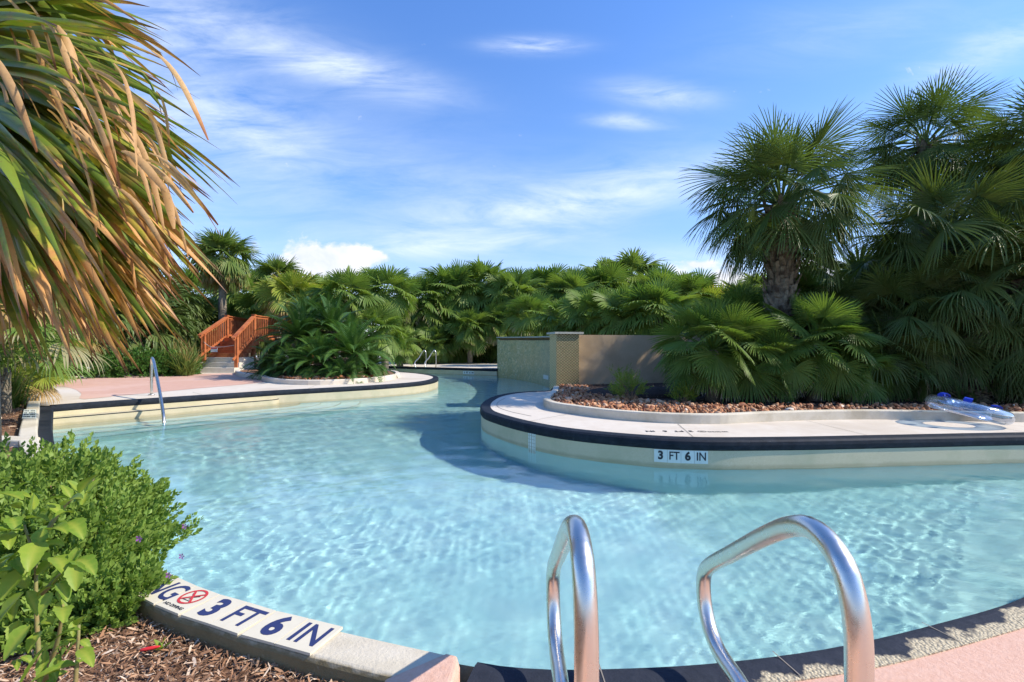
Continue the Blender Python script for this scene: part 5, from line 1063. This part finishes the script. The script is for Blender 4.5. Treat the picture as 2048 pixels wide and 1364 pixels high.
WD = crown(np.random.default_rng(214), 44, .62, .68, 84, -50, 42, .6, .1, 2.1, .46, 40, RS, .6, 1.0, .9, wtip=.002, tws=.6).mesh('fan_leaves', M['fandark'], False)
WM = crown(np.random.default_rng(215), 42, .60, .66, 86, -50, 44, .5, .08, 2.1, .48, 40, RS, .5, 1.0, .9, wtip=.002, tws=.6).mesh('fan_leaves', M['fanbush'], False)
wl_ = [(1425, 700, 8.9, WB[0], .98, 'bright green bushy fan palm at the right end of the tan wall'), (1630, 690, 9.0, WB[1], 1.0, 'bushy fan palm with broad leaf in front of the booted trunk'), (1530, 730, 8.9, WM, .72, 'low fan palm between the two bright bushy ones'), (1700, 745, 8.9, WM, .72, 'low fan palm with dry curled tips behind the rock bed'),
       (1770, 720, 9.2, WD, .95, 'dark fan palm at the foot of the shadowed palm'), (1870, 735, 9.3, WD, .9, 'dark fan palm left of the swim ring'), (1990, 710, 9.4, WD, 1.0, 'dark fan palm right behind the swim ring'), (2070, 740, 8.6, WD, .8, 'dark fan palm at the right edge behind the curb'), (1590, 600, 10.8, WB[0], .7, 'upright fan tuft just left below the booted trunk'), (1700, 640, 10.2, WD, .9, 'dark fan palm behind the second bushy one'), (1480, 650, 10.6, WM, .9, 'fan palm behind the first bushy one')]
for i, (px, py, Y, me, s_, lab) in enumerate(wl_):
    place(me, X_at(px, Y), Y, Z_at(py, Y), i*1.7, s_, 'fan_palm', lab, 'palm', 'bushy fan palms behind the rock bed', (thin, (0, 0, 0), (.8, .8, max(.15, Z_at(py, Y)-.08))), .08, 'fan_leaves')
# thicket further right and behind, off to the side of the view
TL = ['dark palm deep behind the shadowed palm', 'dark palm deep behind the drooping right edge palm', 'tall dark thicket palm beyond the right edge', 'low dark thicket palm behind the second bushy palm', 'low dark thicket palm behind the foot of the shadowed palm', 'low dark thicket palm behind the swim ring', 'dark thicket palm behind the booted trunk', 'dark thicket palm far beyond the right edge']
for i, (x, y, z) in enumerate([(10.2, 14.5, 2.6), (10.5, 13, 2.2), (12.5, 14, 3.2), (7.0, 12.2, 1.2), (9.2, 11.8, 1.4), (11.5, 11.4, 1.6), (6.8, 14.5, 1.0), (14, 12, 2.2)]):
    place(dk[i % 2], x, y, z, i*1.1, 1.1, 'fan_palm', TL[i], 'palm', 'dark palms deep in the right thicket', (thin, (0, 0, 0), (1, 1, z)))
# feathery shrubs on the bed
def feather(px, py, Y, L, ns, label, seed, lean=0):
    r = np.random.default_rng(seed); x, z0 = X_at(px, Y), .1; root = empty('feathery_shrub', (x, Y, z0)); tag(root, label, 'shrub'); bpy.context.view_layer.update(); mb = MB(); pts = []; dr = []
    for i in range(ns):
        a = r.uniform(0, 6.28); e = R(r.uniform(25, 80)); d = unit(np.array([math.cos(e)*math.cos(a)+lean, math.cos(e)*math.sin(a)*.6, math.sin(e)])); l = L*r.uniform(.6, 1.1); p0 = np.array([x, Y, z0]); p1 = p0+d*l*.5+np.array([0, 0, .03]); p2 = p0+d*l; mb.tube([p0, p1, p2], [.006, .004, .002], 5)
        for t in np.linspace(.45, 1, 9): pts.append(p0*(1-t)+p2*t+r.normal(0, .02, 3)); dr.append(unit(d+r.normal(0, .45, 3)))
    local(mb.build('stems', M['twig']), root); local(leafy(r, np.array(pts), np.array(dr), .045, 14, .13, .13, .1).build('foliage', M['feather']), root)
feather(1262, 785, 8.9, .50, 22, 'feathery yellow green shrub in front of the tan wall', 301, -.25); feather(1370, 795, 8.6, .26, 14, 'small dark green feathery shrub below the first bushy palm', 302); feather(1245, 770, 10.4, .55, 10, 'thin wiry shrub against the tan wall', 303, .2)
b = MB(); V_, F_ = IV.copy(), IF
V_[:, 2] *= 1; hv = V_*np.array([1.3, .8, .20])*(1+.06*np.sin(V_[:, :1]*9)*np.sin(V_[:, 1:2]*8)); b.addq(hv+np.array([2.7, 10.1, .07]), F_); tag(b.build('soil_mound', M['darkmulch'], None, True), kind='structure')
b = chips(2600, (1.3, 12, 8.0, 13.0, np.array([(1.6, 9.5), (2.4, 8.6), (3.6, 8.0), (12, 8.0), (12, 13), (1.9, 12.5)])), .12, .04, .10, np.random.default_rng(8)); tag(b.build('mulch', M['chip']), 'dark bark mulch around the feathery shrub behind the rocks', 'mulch', kind='stuff')

# near palm at the left: blades built one by one from several fan leaves -----------------
def near_palm():
    r = np.random.default_rng(401); root = empty('near_palm', (-3.1, 2.6, .04)); tag(root, 'big near palm at upper left with green fronds and dry orange tips', 'palm'); bpy.context.view_layer.update()
    C0 = np.array([-3.1, 2.7, 2.75])
    mb = MB(); mb.tube([(-3.1, 2.65, .04), (-3.12, 2.68, 1.2), (-3.1, 2.7, 2.7)], [.22, .19, .17], 18); local(mb.build('trunk', M['trunk'], None, True), root)
    k = 12; tt = np.linspace(0, 1, k)
    def leaf(Hpx, Hpy, Y, ang, n, L, spread, dep, dry, wd, droop, nm='frond', mat=None, broken=.12):
        # one fan leaf seen nearly edge-on; ang = screen-plane heading of its midrib (degrees below horizontal), dep = half spread away/towards
        H = np.array([X_at(Hpx, Y), Y, Z_at(Hpy, Y)]); g = MB(); lr = r.uniform(.2, .9)
        for i in range(n):
            q = (i+.5)/n*2-1; a = R(-(ang+spread*q+r.normal(0, 2))); o = R(dep*math.sin(q*math.pi*.9)+r.normal(0, dep*.35))
            d = np.array([math.cos(a)*math.cos(o), math.sin(o), math.sin(a)*math.cos(o)]); l = L*(.86+.14*math.cos(q*1.5))*r.uniform(.72, 1.03); w0 = wd*r.uniform(.7, 1.15)
            up = np.array([0, .0, 1.]); tw = r.uniform(-.9, .9); s = unit(np.cross(d, np.array([0, 1., 0])*math.cos(tw)+up*math.sin(tw))); cur = d.copy(); p = H+r.normal(0, .015, 3); sg = r.uniform(0, 1); dr_ = dry+r.normal(0, .13); V = []; C = []
            brk = r.random() < broken; bt = r.uniform(.55, .8); twist = r.normal(0, .6)
            for j in range(k):
                t = tt[j]; w = w0*min(1, .25+t*2.0)*(max(0, 1-((t-.38)/.62)**1.5) if t > .38 else 1)+.0006; sj = unit(s*math.cos(twist*t)+np.cross(cur, s)*math.sin(twist*t)); nn = np.cross(cur, sj)
                V += [p+sj*w, p+nn*w*.45, p-sj*w]; C += [[t, lr*.7+sg*.3, sg, dr_]]*3
                gg = droop*t**1.5*.35
                if brk and t > bt: gg += .75
                cur = unit(cur+DOWN*gg); p = p+cur*l/(k-1)
            idx = np.arange(3*k).reshape(k, 3); g.addq(V, np.concatenate([np.stack([idx[:-1, q2], idx[:-1, q2+1], idx[1:, q2+1], idx[1:, q2]], -1) for q2 in (0, 1)]), C)
        pm = np.array([H*.5+C0*.5+(0, 0, .1)]); g.tube([C0, pm[0], H], [.022, .017, .013], 7, [.1, .5, .7, -.2])
        local(g.build(nm, mat or M['near'], None, True), root)
    #     Hpx  Hpy   Y    ang  n   L   spr dep dry  wd   droop
    L_ = [(-150, -60, 2.5, 4, 22, 1.25, 14, 16, -.22, .020, .25), (-110, 10, 2.4, 10, 30, 1.22, 12, 20, -.16, .021, .22), (-130, 60, 2.2, 16, 30, 1.28, 11, 18, -.10, .021, .22), (-100, 120, 2.15, 23, 32, 1.22, 11, 18, -.06, .022, .20),
          (-120, 150, 2.4, 29, 32, 1.42, 10, 20, -.03, .022, .22), (-80, 190, 2.1, 33, 30, 1.22, 10, 18, .0, .023, .22), (-60, 240, 2.0, 40, 30, 1.12, 10, 18, .03, .023, .2), (-60, 260, 2.3, 47, 30, 1.25, 9, 16, .04, .023, .2),
          (-70, 320, 2.0, 54, 22, 1.02, 9, 14, .04, .022, .2), (-120, 330, 2.6, 36, 26, 1.5, 11, 20, .05, .022, .25), (-100, -120, 2.3, 22, 24, 1.15, 16, 20, -.1, .021, .25), (-160, 250, 2.3, 30, 24, 1.3, 14, 18, .0, .022, .25),
          (-130, 400, 2.7, 22, 22, 1.3, 14, 20, .02, .02, .4), (-90, 380, 2.2, 66, 20, .95, 12, 16, .15, .020, .1)]
    L_ = [(a[0]+18, a[1], a[2], a[3], int(a[4]*1.05), a[5]*.98, a[6], a[7], a[8]-.04+.16*(i_ > 6), a[9]*1.15, a[10]) for i_, a in enumerate(L_)]
    L_ += [(60, 230, 2.15, 38, 26, .98, 9, 16,   .12, .028, .22), (40, 300, 2.3, 44, 26, 1.0, 9, 16, .16, .022, .22), (90, 200, 2.4, 42, 24, 1.05, 10, 16, .14, .021, .25), (30, 330, 2.1, 50, 22, .95, 8, 14, .14, .022, .2), (120, 300, 2.5, 46, 22, .92, 9, 16, .2, .02, .22), (50, 100, 2.5, 30, 24, 1.15, 9, 16, .04, .021, .22), (20, 420, 2.0, 56, 16, .72, 7, 12, .18, .022, .15), (130, 400, 2.3, 52, 18, .80, 7, 12, .2, .026, .15), (80, 470, 2.2, 58, 16, .74, 7, 12, .26, .026, .12), (160, 330, 2.4, 46, 16, .82, 8, 12, .2, .025, .2)]
    L_ = [(*a[:5], a[5]*(1.1 if i_ > 13 else 1), *a[6:]) for i_, a in enumerate(L_)]
    for a in L_: leaf(*a)
    # dry hanging segments
    for j in range(52):
        g = MB()
        for i in range(1):
            px, py, Y = r.uniform(-60, 330), 0, r.uniform(1.75, 2.2); py = r.uniform(-40, 170)+max(0, px)*.9*r.uniform(.5, 1.25)
            H = np.array([X_at(px, Y), Y, Z_at(py, Y)]); a = R(-r.uniform(38, 84)); d = np.array([math.cos(a), r.normal(0, .12), math.sin(a)]); l = r.uniform(.22, .5); w0 = r.uniform(.006, .016); sg = r.uniform(0, 1); tw0 = r.uniform(-1, 1); s = unit(np.cross(d, np.array([math.sin(tw0), math.cos(tw0), 0]))); cur = unit(d+np.array([.5, 0, .6])); p = H; V = []; C = []; tws = r.normal(0, 1.1)
            for q in range(k):
                t = tt[q]; w = w0*math.sin(math.pi*min(1, t*.9+.06))**.7+.0006; sj = unit(s*math.cos(tws*t)+np.cross(cur, s)*math.sin(tws*t)); nn = np.cross(cur, sj); V += [p+sj*w, p+nn*w*.5, p-sj*w]; C += [[t*.9, sg, sg, 0]]*3; cur = unit(cur*.8+d*.28+DOWN*.10); p = p+cur*l/(k-1)
            idx = np.arange(3*k).reshape(k, 3); g.addq(V, np.concatenate([np.stack([idx[:-1, q2], idx[:-1, q2+1], idx[1:, q2+1], idx[1:, q2]], -1) for q2 in (0, 1)]), C)
        local(g.build('dry_leaf', M['dryfrond'], None, True), root)
    for (Hx, Hy, Y, ang, sp, L) in ((-40, 380, 2.3, 80, 22, .75), (30, 420, 2.4, 84, 16, .6), (-70, 300, 2.0, 74, 20, .85), (90, 470, 2.3, 78, 14, .45)):
        leaf(Hx, Hy, Y, ang, 18, L, sp, 20, .5, .012, .1, 'dry_leaf', M['near'], .3)
near_palm()
